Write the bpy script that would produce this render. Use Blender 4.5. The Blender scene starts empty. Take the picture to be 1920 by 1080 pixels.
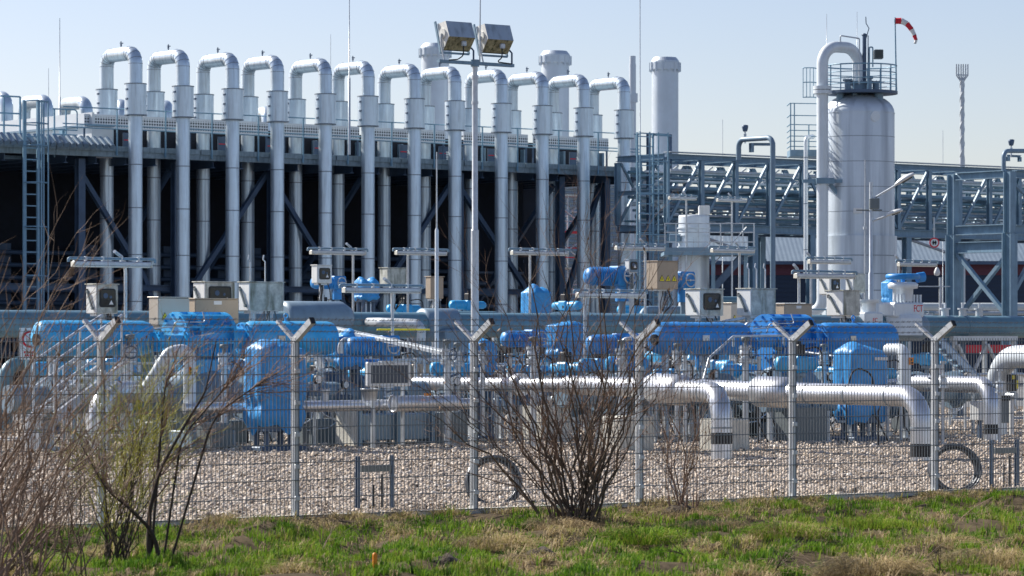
import bpy, math, random
import numpy as np
from mathutils import Vector, Matrix, noise
rnd = random.Random(11)
SC = bpy.context.scene
COL = SC.collection
# camera geometry: focal length in 1920-px units, eye height, horizon row; the site grid is turned by TH
F, H, HY, TH = 6346.0, 2.05, 635.0, math.radians(38.1)
U = Vector((math.cos(TH), math.sin(TH), 0)); V = Vector((-math.sin(TH), math.cos(TH), 0))
Z = Vector((0, 0, 1))
def P(px, py, Y): return Vector(((px-960)*Y/F, Y, H+(HY-py)*Y/F))
def G(px, Y): return Vector(((px-960)*Y/F, Y, 0))
def S(Y): return F/Y
def on(px0, Y0, px, d=None):
    d = d or U
    k = (px-960)/F; X0 = (px0-960)*Y0/F
    return Y0+(k*Y0-X0)/(d.x-k*d.y)*d.y
def loc2(p, base, rz=TH):
    d = Vector(p)-Vector(base); c, s = math.cos(rz), math.sin(rz)
    return Vector((d.x*c+d.y*s, -d.x*s+d.y*c, d.z))

# ------------------------------------------------------------------ materials
def M(name, col, rough=.55, metal=0., var=.12, sc=2.5, bump=0., bsc=60, streak=0., scol=(.05,.045,.035), spec=.5, ssc=(9,9,.7)):
    m = bpy.data.materials.new(name); m.use_nodes = True
    nt = m.node_tree; N = nt.nodes; Lk = nt.links
    b = N['Principled BSDF']
    b.inputs['Roughness'].default_value = rough; b.inputs['Metallic'].default_value = metal
    b.inputs['Specular IOR Level'].default_value = spec
    tc = N.new('ShaderNodeTexCoord'); nz = N.new('ShaderNodeTexNoise'); oi = N.new('ShaderNodeObjectInfo'); ad = N.new('ShaderNodeVectorMath'); Lk.new(tc.outputs['Object'], ad.inputs[0]); Lk.new(oi.outputs['Location'], ad.inputs[1]); oc = ad.outputs[0]
    nz.inputs['Scale'].default_value = sc; nz.inputs['Detail'].default_value = 6; nz.inputs['Roughness'].default_value = .65
    Lk.new(oc, nz.inputs['Vector'])
    cr = N.new('ShaderNodeValToRGB')
    cr.color_ramp.elements[0].position = .3; cr.color_ramp.elements[1].position = .7
    cr.color_ramp.elements[0].color = tuple(c*(1-var) for c in col)+(1,)
    cr.color_ramp.elements[1].color = tuple(min(1, c*(1+var)) for c in col)+(1,)
    Lk.new(nz.outputs['Fac'], cr.inputs['Fac']); out = cr.outputs['Color']
    if streak:
        mp = N.new('ShaderNodeMapping'); mp.inputs['Scale'].default_value = ssc
        n2 = N.new('ShaderNodeTexNoise'); n2.inputs['Scale'].default_value = 1.; n2.inputs['Detail'].default_value = 5
        Lk.new(oc, mp.inputs['Vector']); Lk.new(mp.outputs['Vector'], n2.inputs['Vector'])
        r2 = N.new('ShaderNodeValToRGB'); r2.color_ramp.elements[0].position = .48; r2.color_ramp.elements[1].position = .72
        r2.color_ramp.elements[1].color = (streak, streak, streak, 1)
        Lk.new(n2.outputs['Fac'], r2.inputs['Fac'])
        mx = N.new('ShaderNodeMix'); mx.data_type = 'RGBA'; mx.inputs[7].default_value = scol+(1,)
        Lk.new(r2.outputs['Color'], mx.inputs[0]); Lk.new(out, mx.inputs[6]); out = mx.outputs[2]
    Lk.new(out, b.inputs['Base Color'])
    rr = N.new('ShaderNodeMapRange'); rr.inputs[3].default_value = max(.05, rough-.1); rr.inputs[4].default_value = min(1, rough+.12)
    Lk.new(nz.outputs['Fac'], rr.inputs[0]); Lk.new(rr.outputs[0], b.inputs['Roughness'])
    if bump:
        n3 = N.new('ShaderNodeTexNoise'); n3.inputs['Scale'].default_value = bsc; n3.inputs['Detail'].default_value = 3
        Lk.new(tc.outputs['Object'], n3.inputs['Vector'])
        bp = N.new('ShaderNodeBump'); bp.inputs['Strength'].default_value = bump; bp.inputs['Distance'].default_value = .02
        Lk.new(n3.outputs['Fac'], bp.inputs['Height']); Lk.new(bp.outputs['Normal'], b.inputs['Normal'])
    return m
CLAD = M('riser_cladding', (.66,.76,.83), .33, .6, .10, .9, .10, 1.6, .55, (.36,.40,.44))
SILV = M('aluminium_cladding', (.68,.70,.73), .34, .75, .10, 1.2, .22, 3.2, .45, (.42,.43,.44))
WPIPE = M('white_pipe_paint', (.70,.76,.80), .36, .1, .06, 2, 0, 10, .18, (.42,.41,.38))
GALV = M('galvanised_steel', (.56,.60,.63), .45, .5, .16, 7, 0, 10, .2, (.3,.31,.32))
RAIL = M('painted_rail_steel', (.20,.35,.46), .45, .1, .12, 4)
STEEL = M('blue_grey_steel', (.20,.31,.40), .5, .1, .16, 2.2, 0, 10, .3, (.06,.10,.13))
STEELD = M('dark_blue_steel', (.075,.12,.19), .5, .1, .2, 2)
DECK = M('deck_concrete', (.28,.36,.40), .85, 0, .2, 5, .3, 14, .5, (.08,.11,.12), .3)
TEAL = M('header_paint', (.135,.26,.325), .4, .1, .12, 1.5, 0, 10, .35, (.10,.16,.19))
GREYB = M('bluegrey_valve_paint', (.20,.29,.37), .42, .1, .12, 2, 0, 10, .25, (.12,.16,.2))
BLUEA = M('bright_blue_paint', (.035,.40,.76), .40, 0, .2, 3.5, 0, 10, .55, (.16,.42,.64))
BLUEB = M('deep_blue_paint', (.028,.265,.66), .42, 0, .2, 3.5, 0, 10, .5, (.10,.29,.55))
TARP = M('blue_tarpaulin', (.035,.30,.68), .42, 0, .2, 6, .25, 14)
WHITE = M('white_cabinet_paint', (.78,.79,.77), .5, 0, .05, 3, 0, 10, .25, (.45,.44,.38))
MOSSY = M('mossy_white_paint', (.54,.54,.48), .75, 0, .35, 6, 0, 10, .9, (.10,.11,.06), .3, (7,7,1.2))
VESS = M('vessel_cladding', (.66,.73,.79), .44, .3, .08, .6, .02, 1.2, .9, (.30,.34,.39), .5, (2.6,2.6,.12))
STACK = M('stack_cladding', (.62,.69,.75), .45, .4, .08, .8, 0, 1, .25, (.55,.59,.63))
CONC = M('pale_concrete', (.70,.68,.60), .9, 0, .18, 6, .4, 30, .4, (.22,.21,.17), .25)
TAN = M('tan_cabinet_paint', (.44,.36,.27), .55, 0, .06, 3)
INOX = M('brushed_stainless', (.50,.47,.42), .38, .8, .06, 3)
GREYBOX = M('grey_box_paint', (.16,.19,.20), .55, 0, .1, 3, 0, 10, .4, (.14,.15,.14))
BLACK = M('black_rubber', (.016,.017,.02), .55, 0, .2, 6)
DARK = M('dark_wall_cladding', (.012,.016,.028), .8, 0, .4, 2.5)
GLASS = M('dark_window_glass', (.012,.02,.024), .1, 0, .3, 8)
RED = M('red_paint', (.66,.012,.03), .5, 0, .1, 4)
YEL = M('warning_yellow', (.92,.78,.04), .5, 0, .05, 4)
ORANGE = M('orange_tag', (.85,.27,.01), .5, 0, .1, 4)
SIGNW = M('sign_white', (.78,.78,.76), .5, 0, .05, 4)
LAMPW = M('lamp_diffuser', (.78,.76,.66), .35, 0, .06, 5)
ROOF = M('hall_roof', (.36,.44,.50), .5, .1, .06, 1.0, 0, 1, .25, (.27,.33,.38))
HRED = M('hall_red_cladding', (.13,.035,.055), .6, 0, .1, 1)
HBLUE = M('hall_blue_cladding', (.02,.038,.075), .6, 0, .1, 1)
PLASTER = M('cooler_white_sheet', (.66,.68,.70), .6, .1, .05, 1)
LOUV = M('louvre_sheet', (.46,.54,.60), .6, .1, .1, 1)
BARK = M('bark_brown', (.115,.083,.058), .85, 0, .35, 9)
BARKD = M('bark_dark', (.045,.035,.028), .9, 0, .35, 9)
TWIG = M('twig_red_brown', (.235,.15,.105), .8, 0, .35, 5)
TWIGP = M('twig_pale', (.25,.17,.115), .8, 0, .4, 5)
BROOM = M('broom_green', (.40,.38,.05), .7, 0, .35, 6)
LEAFD = M('dry_leaf', (.32,.19,.09), .8, 0, .3, 9)
SILVW = M('fence_wire', (.16,.18,.195), .5, .3, .15, 4)
POSTM = M('fence_post_zinc', (.60,.63,.65), .45, .4, .12, 9, 0, 10, .15, (.35,.36,.36))
RUBW = M('coil_wire', (.13,.135,.145), .35, .6, .4, 9)

def perf(name):
    m = M(name, (.64,.66,.69), .5, .3, .05, 1)
    nt = m.node_tree; N = nt.nodes; Lk = nt.links; b = N['Principled BSDF']
    tc = N.new('ShaderNodeTexCoord'); sx = N.new('ShaderNodeSeparateXYZ'); Lk.new(tc.outputs['Object'], sx.inputs[0])
    def mt(op, a, b_=None):
        n = N.new('ShaderNodeMath'); n.operation = op
        for i, q in enumerate((a, b_)):
            if q is None: continue
            if isinstance(q, (int, float)): n.inputs[i].default_value = q
            else: Lk.new(q, n.inputs[i])
        return n.outputs[0]
    a = mt('SINE', mt('MULTIPLY', mt('ADD', sx.outputs[0], sx.outputs[2]), 25))
    c = mt('SINE', mt('MULTIPLY', mt('SUBTRACT', sx.outputs[0], sx.outputs[2]), 25))
    k = mt('GREATER_THAN', mt('MULTIPLY', a, c), .18)
    k = mt('MULTIPLY', k, mt('LESS_THAN', mt('ABSOLUTE', mt('SUBTRACT', sx.outputs[2], .27)), .21))
    mx = N.new('ShaderNodeMix'); mx.data_type = 'RGBA'; mx.inputs[7].default_value = (.03,.04,.06,1)
    old = b.inputs['Base Color'].links[0].from_socket
    Lk.new(k, mx.inputs[0]); Lk.new(old, mx.inputs[6]); Lk.new(mx.outputs[2], b.inputs['Base Color'])
    return m
PERF = perf('perforated_sheet')
SEAM = M('joint_sealant', (.24,.28,.32), .5, .2, .1, 3)
def corr(name, col, freq, axis, st=.2):
    m = M(name, col, .55, .15, .07, 1.0)
    nt = m.node_tree; N = nt.nodes; Lk = nt.links; b = N['Principled BSDF']
    tc = N.new('ShaderNodeTexCoord'); w = N.new('ShaderNodeTexWave'); w.bands_direction = axis
    w.inputs['Scale'].default_value = freq; Lk.new(tc.outputs['Object'], w.inputs['Vector'])
    bp = N.new('ShaderNodeBump'); bp.inputs['Strength'].default_value = st; bp.inputs['Distance'].default_value = .05
    Lk.new(w.outputs['Fac'], bp.inputs['Height']); Lk.new(bp.outputs['Normal'], b.inputs['Normal'])
    return m
ROOFC = corr('ribbed_roof', (.20,.26,.32), 1.2, 'X')
HREDC = corr('ribbed_red', (.13,.035,.055), 1.2, 'Z')
HBLUEC = corr('ribbed_blue', (.02,.038,.075), 1.2, 'Z')
def attr_mat(name, stops, rough=.9, trans=0.):
    m = bpy.data.materials.new(name); m.use_nodes = True; nt = m.node_tree; N = nt.nodes; Lk = nt.links
    b = N['Principled BSDF']; b.inputs['Roughness'].default_value = rough; b.inputs['Specular IOR Level'].default_value = .2
    a = N.new('ShaderNodeAttribute'); a.attribute_name = 'tone'; cr = N.new('ShaderNodeValToRGB')
    e = cr.color_ramp.elements
    while len(e) < len(stops): e.new(.5)
    for el, (p_, c_) in zip(e, stops): el.position = p_; el.color = c_+(1,)
    Lk.new(a.outputs['Fac'], cr.inputs['Fac']); Lk.new(cr.outputs['Color'], b.inputs['Base Color'])
    if trans:
        t = N.new('ShaderNodeBsdfTranslucent'); Lk.new(cr.outputs['Color'], t.inputs['Color'])
        ms = N.new('ShaderNodeMixShader'); ms.inputs[0].default_value = trans
        Lk.new(b.outputs[0], ms.inputs[1]); Lk.new(t.outputs[0], ms.inputs[2])
        Lk.new(ms.outputs[0], N['Material Output'].inputs['Surface'])
    return m

# ------------------------------------------------------------------ mesh builder
class MB:
    def __init__(s): s.v = []; s.f = []; s.sm = []; s.mi = []; s.m = 0
    def add(s, vs, fs, smooth=False):
        b = len(s.v); s.v += [tuple(x) for x in vs]
        s.f += [tuple(i+b for i in f) for f in fs]; s.sm += [smooth]*len(fs); s.mi += [s.m]*len(fs); return s
    def mat(s, i): s.m = i; return s
    def box(s, lo, hi, ch=0.):
        x0,y0,z0 = lo; x1,y1,z1 = hi
        if not ch:
            vs = [(x0,y0,z0),(x1,y0,z0),(x1,y1,z0),(x0,y1,z0),(x0,y0,z1),(x1,y0,z1),(x1,y1,z1),(x0,y1,z1)]
            return s.add(vs, [(0,3,2,1),(4,5,6,7),(0,1,5,4),(1,2,6,5),(2,3,7,6),(3,0,4,7)])
        c = ch; vs = []; idx = {}
        for ix in (0,1):
            for iy in (0,1):
                for iz in (0,1):
                    q = [(x0,x1)[ix],(y0,y1)[iy],(z0,z1)[iz]]; sg = [1-2*ix,1-2*iy,1-2*iz]
                    for ax in range(3):
                        w = list(q)
                        for k in range(3):
                            if k != ax: w[k] += sg[k]*c
                        idx[(ix,iy,iz,ax)] = len(vs); vs.append(w)
        fs = []
        g = lambda a,b_,d,ax: idx[(a,b_,d,ax)]
        fs += [(g(0,0,0,0),g(0,0,1,0),g(0,1,1,0),g(0,1,0,0)),(g(1,0,0,0),g(1,1,0,0),g(1,1,1,0),g(1,0,1,0)),
               (g(0,0,0,1),g(1,0,0,1),g(1,0,1,1),g(0,0,1,1)),(g(0,1,0,1),g(0,1,1,1),g(1,1,1,1),g(1,1,0,1)),
               (g(0,0,0,2),g(0,1,0,2),g(1,1,0,2),g(1,0,0,2)),(g(0,0,1,2),g(1,0,1,2),g(1,1,1,2),g(0,1,1,2))]
        for a in (0,1):
            for b_ in (0,1):
                fs.append((g(0,a,b_,1),g(1,a,b_,1),g(1,a,b_,2),g(0,a,b_,2)))
                fs.append((g(a,0,b_,0),g(a,1,b_,0),g(a,1,b_,2),g(a,0,b_,2)))
                fs.append((g(a,b_,0,0),g(a,b_,1,0),g(a,b_,1,1),g(a,b_,0,1)))
                for d in (0,1): fs.append((g(a,b_,d,0),g(a,b_,d,1),g(a,b_,d,2)))
        return s.add(vs, fs)
    def bar(s, a, b, w, h=None, up=None):
        a = Vector(a); b = Vector(b); h = h or w; d = (b-a).normalized()
        up = Vector(up) if up else (Z if abs(d.z) < .95 else Vector((0,1,0)))
        x = d.cross(up).normalized(); y = x.cross(d)
        vs = [p+x*(sx*w/2)+y*(sy*h/2) for p in (a,b) for sx,sy in ((-1,-1),(1,-1),(1,1),(-1,1))]
        return s.add(vs, [(0,1,2,3),(7,6,5,4),(0,4,5,1),(1,5,6,2),(2,6,7,3),(3,7,4,0)])
    def ibeam(s, a, b, h, w, t=.025, up=None):
        a = Vector(a); b = Vector(b); d = (b-a).normalized()
        up = Vector(up) if up else (Z if abs(d.z) < .95 else Vector((0,1,0)))
        x = d.cross(up).normalized(); y = x.cross(d)
        for o in (-1,1): s.bar(a+y*o*(h-t)/2, b+y*o*(h-t)/2, w, t, y)
        return s.bar(a, b, t*.7, h-2*t-.002, y)
    def tube(s, pts, r, n=12, cap=True, smooth=True):
        pts = [Vector(p) for p in pts]; k = len(pts)
        rs = r if isinstance(r, (list, tuple)) else [r]*k
        vs = []; prev = None; ends = []
        for i, p in enumerate(pts):
            d = (pts[min(i+1,k-1)]-pts[max(i-1,0)]).normalized()
            if prev is None:
                x = d.cross(Z if abs(d.z) < .9 else Vector((1,0,0))).normalized()
            else:
                x = prev-d*prev.dot(d)
                x = x.normalized() if x.length > 1e-6 else d.orthogonal().normalized()
            prev = x; y = d.cross(x)
            ring = [p+(x*math.cos(2*math.pi*j/n)+y*math.sin(2*math.pi*j/n))*rs[i] for j in range(n)]
            vs += ring
            if i in (0, k-1): ends.append(ring)
        fs = [(i*n+j, i*n+(j+1)%n, (i+1)*n+(j+1)%n, (i+1)*n+j) for i in range(k-1) for j in range(n)]
        s.add(vs, fs, smooth)
        if cap:
            if rs[0] > .002: s.add(ends[0], [tuple(range(n-1,-1,-1))])
            if rs[-1] > .002: s.add(ends[-1], [tuple(range(n))])
        return s
    def cyl(s, a, b, r, n=16, r2=None): return s.tube([a, b], [r, r if r2 is None else r2], n)
    def lathe(s, prof, n=32, o=(0,0,0), axis='z', smooth=True):
        o = Vector(o); vs = []
        for r, h in prof:
            for j in range(n):
                c, q = math.cos(2*math.pi*j/n)*r, math.sin(2*math.pi*j/n)*r
                vs.append(o+(Vector((c,q,h)) if axis == 'z' else Vector((h,c,q)) if axis == 'x' else Vector((q,h,c))))
        k = len(prof)
        s.add(vs, [(i*n+j, i*n+(j+1)%n, (i+1)*n+(j+1)%n, (i+1)*n+j) for i in range(k-1) for j in range(n)], smooth)
        if prof[0][0] > .003: s.add(vs[:n], [tuple(range(n-1,-1,-1))])
        if prof[-1][0] > .003: s.add(vs[-n:], [tuple(range(n))])
        return s
    def flange(s, c, d, r, t=.05, n=20, bolts=10, br=.018):
        c = Vector(c); d = Vector(d).normalized(); s.cyl(c-d*t/2, c+d*t/2, r, n)
        x = d.orthogonal().normalized(); y = d.cross(x)
        for j in range(bolts):
            q = c+(x*math.cos(6.2832*j/bolts)+y*math.sin(6.2832*j/bolts))*r*.86
            s.cyl(q-d*(t/2+.025), q+d*(t/2+.025), br, 6)
        return s
    def plate(s, poly, t, o, ex, ey):
        o = Vector(o); ex = Vector(ex); ey = Vector(ey); nn = ex.cross(ey).normalized(); n = len(poly)
        f = [o+ex*x+ey*y+nn*t for x,y in poly]; b = [o+ex*x+ey*y for x,y in poly]
        return s.add(f+b, [tuple(range(n)), tuple(range(2*n-1,n-1,-1))]+[(j, n+j, n+(j+1)%n, (j+1)%n) for j in range(n)])
    def torus(s, c, d, R, r, n=28, m=8):
        c = Vector(c); d = Vector(d).normalized(); x = d.orthogonal().normalized(); y = d.cross(x); vs = []
        for i in range(n):
            e = x*math.cos(6.28319*i/n)+y*math.sin(6.28319*i/n)
            for j in range(m): vs.append(c+e*(R+r*math.cos(6.28319*j/m))+d*r*math.sin(6.28319*j/m))
        return s.add(vs, [(i*m+j, ((i+1)%n)*m+j, ((i+1)%n)*m+(j+1)%m, i*m+(j+1)%m) for i in range(n) for j in range(m)], True)
    def build(s, name, mats, parent=None, loc=None, rz=None):
        me = bpy.data.meshes.new(name); me.from_pydata(s.v, [], s.f)
        for m in (mats if isinstance(mats, (list, tuple)) else [mats]): me.materials.append(m)
        me.polygons.foreach_set('use_smooth', s.sm); me.polygons.foreach_set('material_index', s.mi); me.update()
        o = bpy.data.objects.new(name, me); COL.objects.link(o)
        if parent: o.parent = parent
        if loc is not None: o.location = loc
        if rz is not None: o.rotation_euler = (0,0,rz)
        return o
def tag(o, label, cat, group=None, kind=None):
    if label: o['label'] = label
    if cat: o['category'] = cat
    if group: o['group'] = group
    if kind: o['kind'] = kind
    return o
def thing(name, label, cat, loc, rz=TH, group=None):
    o = bpy.data.objects.new(name, None); COL.objects.link(o); o.empty_display_size = .3
    o.location = loc; o.rotation_euler = (0,0,rz); return tag(o, label, cat, group)
def dup(root, loc, label=None, rz=None):
    def cp(o, par):
        c = o.copy(); COL.objects.link(c)
        if par: c.parent = par
        for ch in o.children: cp(ch, c)
        return c
    r = cp(root, None); r.location = loc
    if rz is not None: r.rotation_euler = (0,0,rz)
    if label: r['label'] = label
    return r
def fillet(pts, rad, n=8):
    pts = [Vector(p) for p in pts]; out = [pts[0]]
    for i in range(1, len(pts)-1):
        a, b, c = pts[i-1], pts[i], pts[i+1]; d1 = (a-b).normalized(); d2 = (c-b).normalized()
        ang = d1.angle(d2)
        if ang > 3.05: out.append(b); continue
        t = min(rad/math.tan(ang/2), (a-b).length*.49, (c-b).length*.49); rr = t*math.tan(ang/2)
        ctr = b+(d1+d2).normalized()*(rr/math.sin(ang/2))
        p0 = b+d1*t-ctr; p1 = b+d2*t-ctr; w = p0.angle(p1)
        for k in range(n+1):
            q = k/n; out.append(ctr+(p0*math.sin((1-q)*w)+p1*math.sin(q*w))/math.sin(w))
    out.append(pts[-1]); return out
def seams(mb, path, r, step, w=.03, n=16, off=.0):
    acc = off
    for a, b in zip(path, path[1:]):
        L = (b-a).length; d = (b-a).normalized() if L else Z
        while acc < L:
            mb.m = 1; mb.cyl(a+d*(acc-w/2), a+d*(acc+w/2), r+.007, n); mb.m = 0; acc += step
        acc -= L
def pipe(label, pts, r, mat, bend=.35, n=18, step=0, bands=(), flanges=(), name='pipe', cat='pipe', group=None, bandmat=None):
    """a pipe along world points; bands = (i, t, width) black sleeves on straight run i, flanges the same"""
    pts = [Vector(p) for p in pts]; base = Vector((pts[0].x, pts[0].y, pts[0].z))
    path = [p-base for p in fillet(pts, bend)]; mb = MB().tube(path, r, n)
    if step: seams(mb, path, r, step, .03, n, step*.6)
    if not bands and not flanges: return tag(mb.build(name, [mat, SEAM], None, base), label, cat, group)
    t = thing(name, label, cat, base, 0, group); mb.build('run', [mat, SEAM], t)
    for i, q, w in bands:
        a, b = pts[i]-base, pts[i+1]-base; c = a.lerp(b, q); d = (b-a).normalized()
        MB().cyl(c-d*w/2, c+d*w/2, r+.006, n).build('black_sleeve', bandmat or BLACK, t)
    for i, q, w in flanges:
        a, b = pts[i]-base, pts[i+1]-base; c = a.lerp(b, q); d = (b-a).normalized(); mb = MB()
        mb.flange(c-d*.045*w, d, r*1.6, .075*w, 24, 12); mb.build('flange', mat, t); MB().flange(c+d*.045*w, d, r*1.6, .075*w, 24, 0).build('flange', mat, t)
    return t
def text_mesh(txt, size, mat, parent, M4, name='lettering', ext=.003):
    cu = bpy.data.curves.new('t', 'FONT'); cu.body = txt; cu.size = size; cu.extrude = ext; cu.align_x = 'CENTER'; cu.align_y = 'CENTER'
    to = bpy.data.objects.new('t', cu); COL.objects.link(to)
    dg = bpy.context.evaluated_depsgraph_get(); me = bpy.data.meshes.new_from_object(to.evaluated_get(dg))
    bpy.data.objects.remove(to); me.name = name; me.transform(M4); me.materials.clear(); me.materials.append(mat)
    o = bpy.data.objects.new(name, me); COL.objects.link(o); o.parent = parent; return o
def front_m(x, y, z):    # text facing local -y
    return Matrix.Translation((x,y,z)) @ Matrix.Rotation(math.pi/2, 4, 'X')
def triangle_sign(parent, x, y, z, s):
    """yellow warning triangle with black border and a flash, on a face turned to local -y"""
    ex, ey = (1,0,0), (0,0,1); tri = lambda k: [(-s*k/2,-s*k*.29),(s*k/2,-s*k*.29),(0,s*k*.58)]
    a = MB().plate(tri(1), .004, (x,y,z), ex, ey).build('warning_triangle', BLACK, parent)
    MB().plate(tri(.8), .003, (x,y-.004,z), ex, ey).build('yellow_field', YEL, a)
    b = MB(); k = s*.23
    b.plate([(.1*k,.9*k),(-.55*k,-.1*k),(-.05*k,-.1*k),(-.2*k,-1.1*k),(.5*k,.15*k),(.02*k,.15*k)], .003, (x,y-.007,z+.02*s), ex, ey)
    b.build('flash_symbol', BLACK, a)
# ------------------------------------------------------------------ setting
FB = Vector((-2.454, 38.26, 0))                     # fence origin (post near px 553)
def fen(u, v=0., z=0.): return FB+U*u+V*v+Z*z
GRS = M('field_soil', (.10,.075,.045), .95, 0, .5, 5, .8, 9, 0, (.1,.1,.1), .1)
GRAVB = M('gravel_base', (.22,.175,.135), .95, 0, .5, 22, 1., 16, .5, (.07,.06,.055), .1, (9,9,9))
PAVE = M('yard_paving', (.20,.20,.20), .9, 0, .2, .5, .2, 20, .3, (.12,.12,.12), .2)
SLAB = M('path_concrete', (.42,.40,.37), .9, 0, .15, 1.5, .2, 20, .3, (.25,.24,.22), .2)
mb = MB(); mb.add([(-900,-300,-.16),(900,-300,-.16),(900,2500,-.16),(-900,2500,-.16)], [(0,1,2,3)])
tag(mb.build('ground', GRS), None, None, None, 'structure')
def sheet(name, mat, u0, u1, v0, v1, z):
    mb = MB().add([(u0,v0,0),(u1,v0,0),(u1,v1,0),(u0,v1,0)], [(0,1,2,3)])
    o = mb.build(name, mat, None, (FB.x,FB.y,z), TH); return tag(o, None, None, None, 'structure')
sheet('gravel_bed', GRAVB, -60, 160, .06, 44, -.012)
sheet('yard_paving', PAVE, -120, 400, 40, 420, -.006)
mb = MB().box((-60,27.0,-.1),(160,29.2,.05), .01)
tag(mb.build('concrete_path', SLAB, None, (FB.x,FB.y,0), TH), None, None, None, 'structure')
mb = MB()
for i in range(-14, 40): mb.box((i*1.0+.005,-.05,-.12),(i*1.0+.995,.06,.05+.006*rnd.random()), .008)
tag(mb.build('fence_kerb', CONC, None, (FB.x,FB.y,0), TH), None, None, None, 'structure')

# field terrain between the camera and the fence
def hgt(x, y, edge):
    n = noise.noise(Vector((x*.55, y*.4, 3.)))*.10+noise.noise(Vector((x*1.7, y*1.0, 7.)))*.16+noise.noise(Vector((x*4, y*2.2, 1.)))*.08
    return (n-.035)*min(1, .25+edge*.5)-.0
NU, NV = 260, 150
us = np.linspace(-26, 34, NU); vs_ = -np.linspace(0, 1, NV)**1.4*26-.05
mb = MB(); vv = []; 
for b_ in vs_:
    for a_ in us:
        p = fen(a_, b_); vv.append((p.x, p.y, hgt(p.x, p.y, -b_)))
mb.add(vv, [(j*NU+i, j*NU+NU+i, j*NU+NU+i+1, j*NU+i+1) for j in range(NV-1) for i in range(NU-1)], True)
tag(mb.build('field', GRS), None, None, None, 'structure')

rng = np.random.default_rng(5)
def raw_mesh(name, co, faces_idx, nper, mat, tone=None, smooth=False):
    me = bpy.data.meshes.new(name); nv = len(co); nf = len(faces_idx)//nper
    me.vertices.add(nv); me.vertices.foreach_set('co', np.asarray(co, np.float32).ravel())
    me.loops.add(nf*nper); me.loops.foreach_set('vertex_index', np.asarray(faces_idx, np.int32))
    me.polygons.add(nf); me.polygons.foreach_set('loop_start', np.arange(0, nf*nper, nper, dtype=np.int32))
    me.polygons.foreach_set('loop_total', np.full(nf, nper, np.int32))
    if tone is not None:
        a = me.attributes.new('tone', 'FLOAT', 'POINT'); a.data.foreach_set('value', np.asarray(tone, np.float32))
    me.materials.append(mat); me.update(calc_edges=True); me.validate()
    if smooth: me.polygons.foreach_set('use_smooth', np.ones(nf, bool))
    o = bpy.data.objects.new(name, me); COL.objects.link(o); return o
# gravel stones: rounded lumps lying on the bed, denser near the fence
GRAV = attr_mat('gravel_stone', [(0,(.06,.048,.038)),(.2,(.24,.185,.135)),(.5,(.49,.40,.315)),(.75,(.61,.52,.43)),(1,(.80,.74,.66))], .75)
def stones():
    x_, y_ = [], []
    def fill(y0, y1, dens):
        n = int((y1-y0)*(y0+y1)/2*.36*dens); yy = rng.uniform(y0, y1, n); xx = rng.uniform(-.18, .18, n)*yy
        x_.append(xx); y_.append(yy)
    for y0, y1, dn in ((36,42,420),(42,47,380),(47,53,300),(53,62,170),(62,72,110),(72,96,55)): fill(y0, y1, dn)
    x = np.concatenate(x_); y = np.concatenate(y_)
    dx = x-FB.x; dy = y-FB.y; v = -math.sin(TH)*dx+math.cos(TH)*dy
    k = (v > .1) & (v < 43) & ~((v > 26.95) & (v < 29.25)); x = x[k]; y = y[k]; n = len(x)
    base = np.array([[1,0,0],[-1,0,0],[0,1,0],[0,-1,0],[0,0,1],[0,0,-1],[.62,.62,.55],[-.62,.62,.55],[-.62,-.62,.55],[.62,-.62,.55]])
    tri = [(6,4,9),(6,7,4),(7,8,4),(8,9,4),(0,2,6),(2,7,6),(2,1,7),(1,8,7),(1,3,8),(3,9,8),(3,0,9),(0,6,9)]
    s = rng.lognormal(-4.13, .40, n)*(1+(y-40)*.008)
    sc = np.stack([s*rng.uniform(.8,1.3,n), s*rng.uniform(.8,1.2,n), s*rng.uniform(.65,1.05,n)], 1)
    a = rng.uniform(0, 6.28, n); ca, sa = np.cos(a), np.sin(a)
    b = base[None]*(1+rng.normal(0,.14,(n,10,1)))*sc[:,None,:]
    tl = rng.normal(0,.45,n); ct, st = np.cos(tl), np.sin(tl)
    bx = b[:,:,0]*ct[:,None]-b[:,:,2]*st[:,None]; bz = b[:,:,0]*st[:,None]+b[:,:,2]*ct[:,None]
    X = bx*ca[:,None]-b[:,:,1]*sa[:,None]+x[:,None]; Y = bx*sa[:,None]+b[:,:,1]*ca[:,None]+y[:,None]
    lump = np.array([noise.noise(Vector((p*.35, q*.22, 9.)))*.05+noise.noise(Vector((p*1.1, q*.8, 2.)))*.035 for p, q in zip(x, y)])
    zz = bz+np.maximum(.006, lump+.02)[:,None]
    co = np.stack([X, Y, zz], 2).reshape(-1, 3)
    fi = (np.array(tri).ravel()[None]+10*np.arange(n)[:,None]).ravel()
    t = np.clip(rng.normal(.56,.22,n)+np.array([.28*min(0,.28+noise.noise(Vector((p*.5, q*.2, 30.)))+.5*noise.noise(Vector((p*1.7, q*.6, 31.)))) for p, q in zip(x, y)]), 0, 1)
    return raw_mesh('gravel_stones', co, fi, 3, GRAV, np.repeat(t, 10), False)
tag(stones(), None, None, None, 'stuff')

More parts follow.
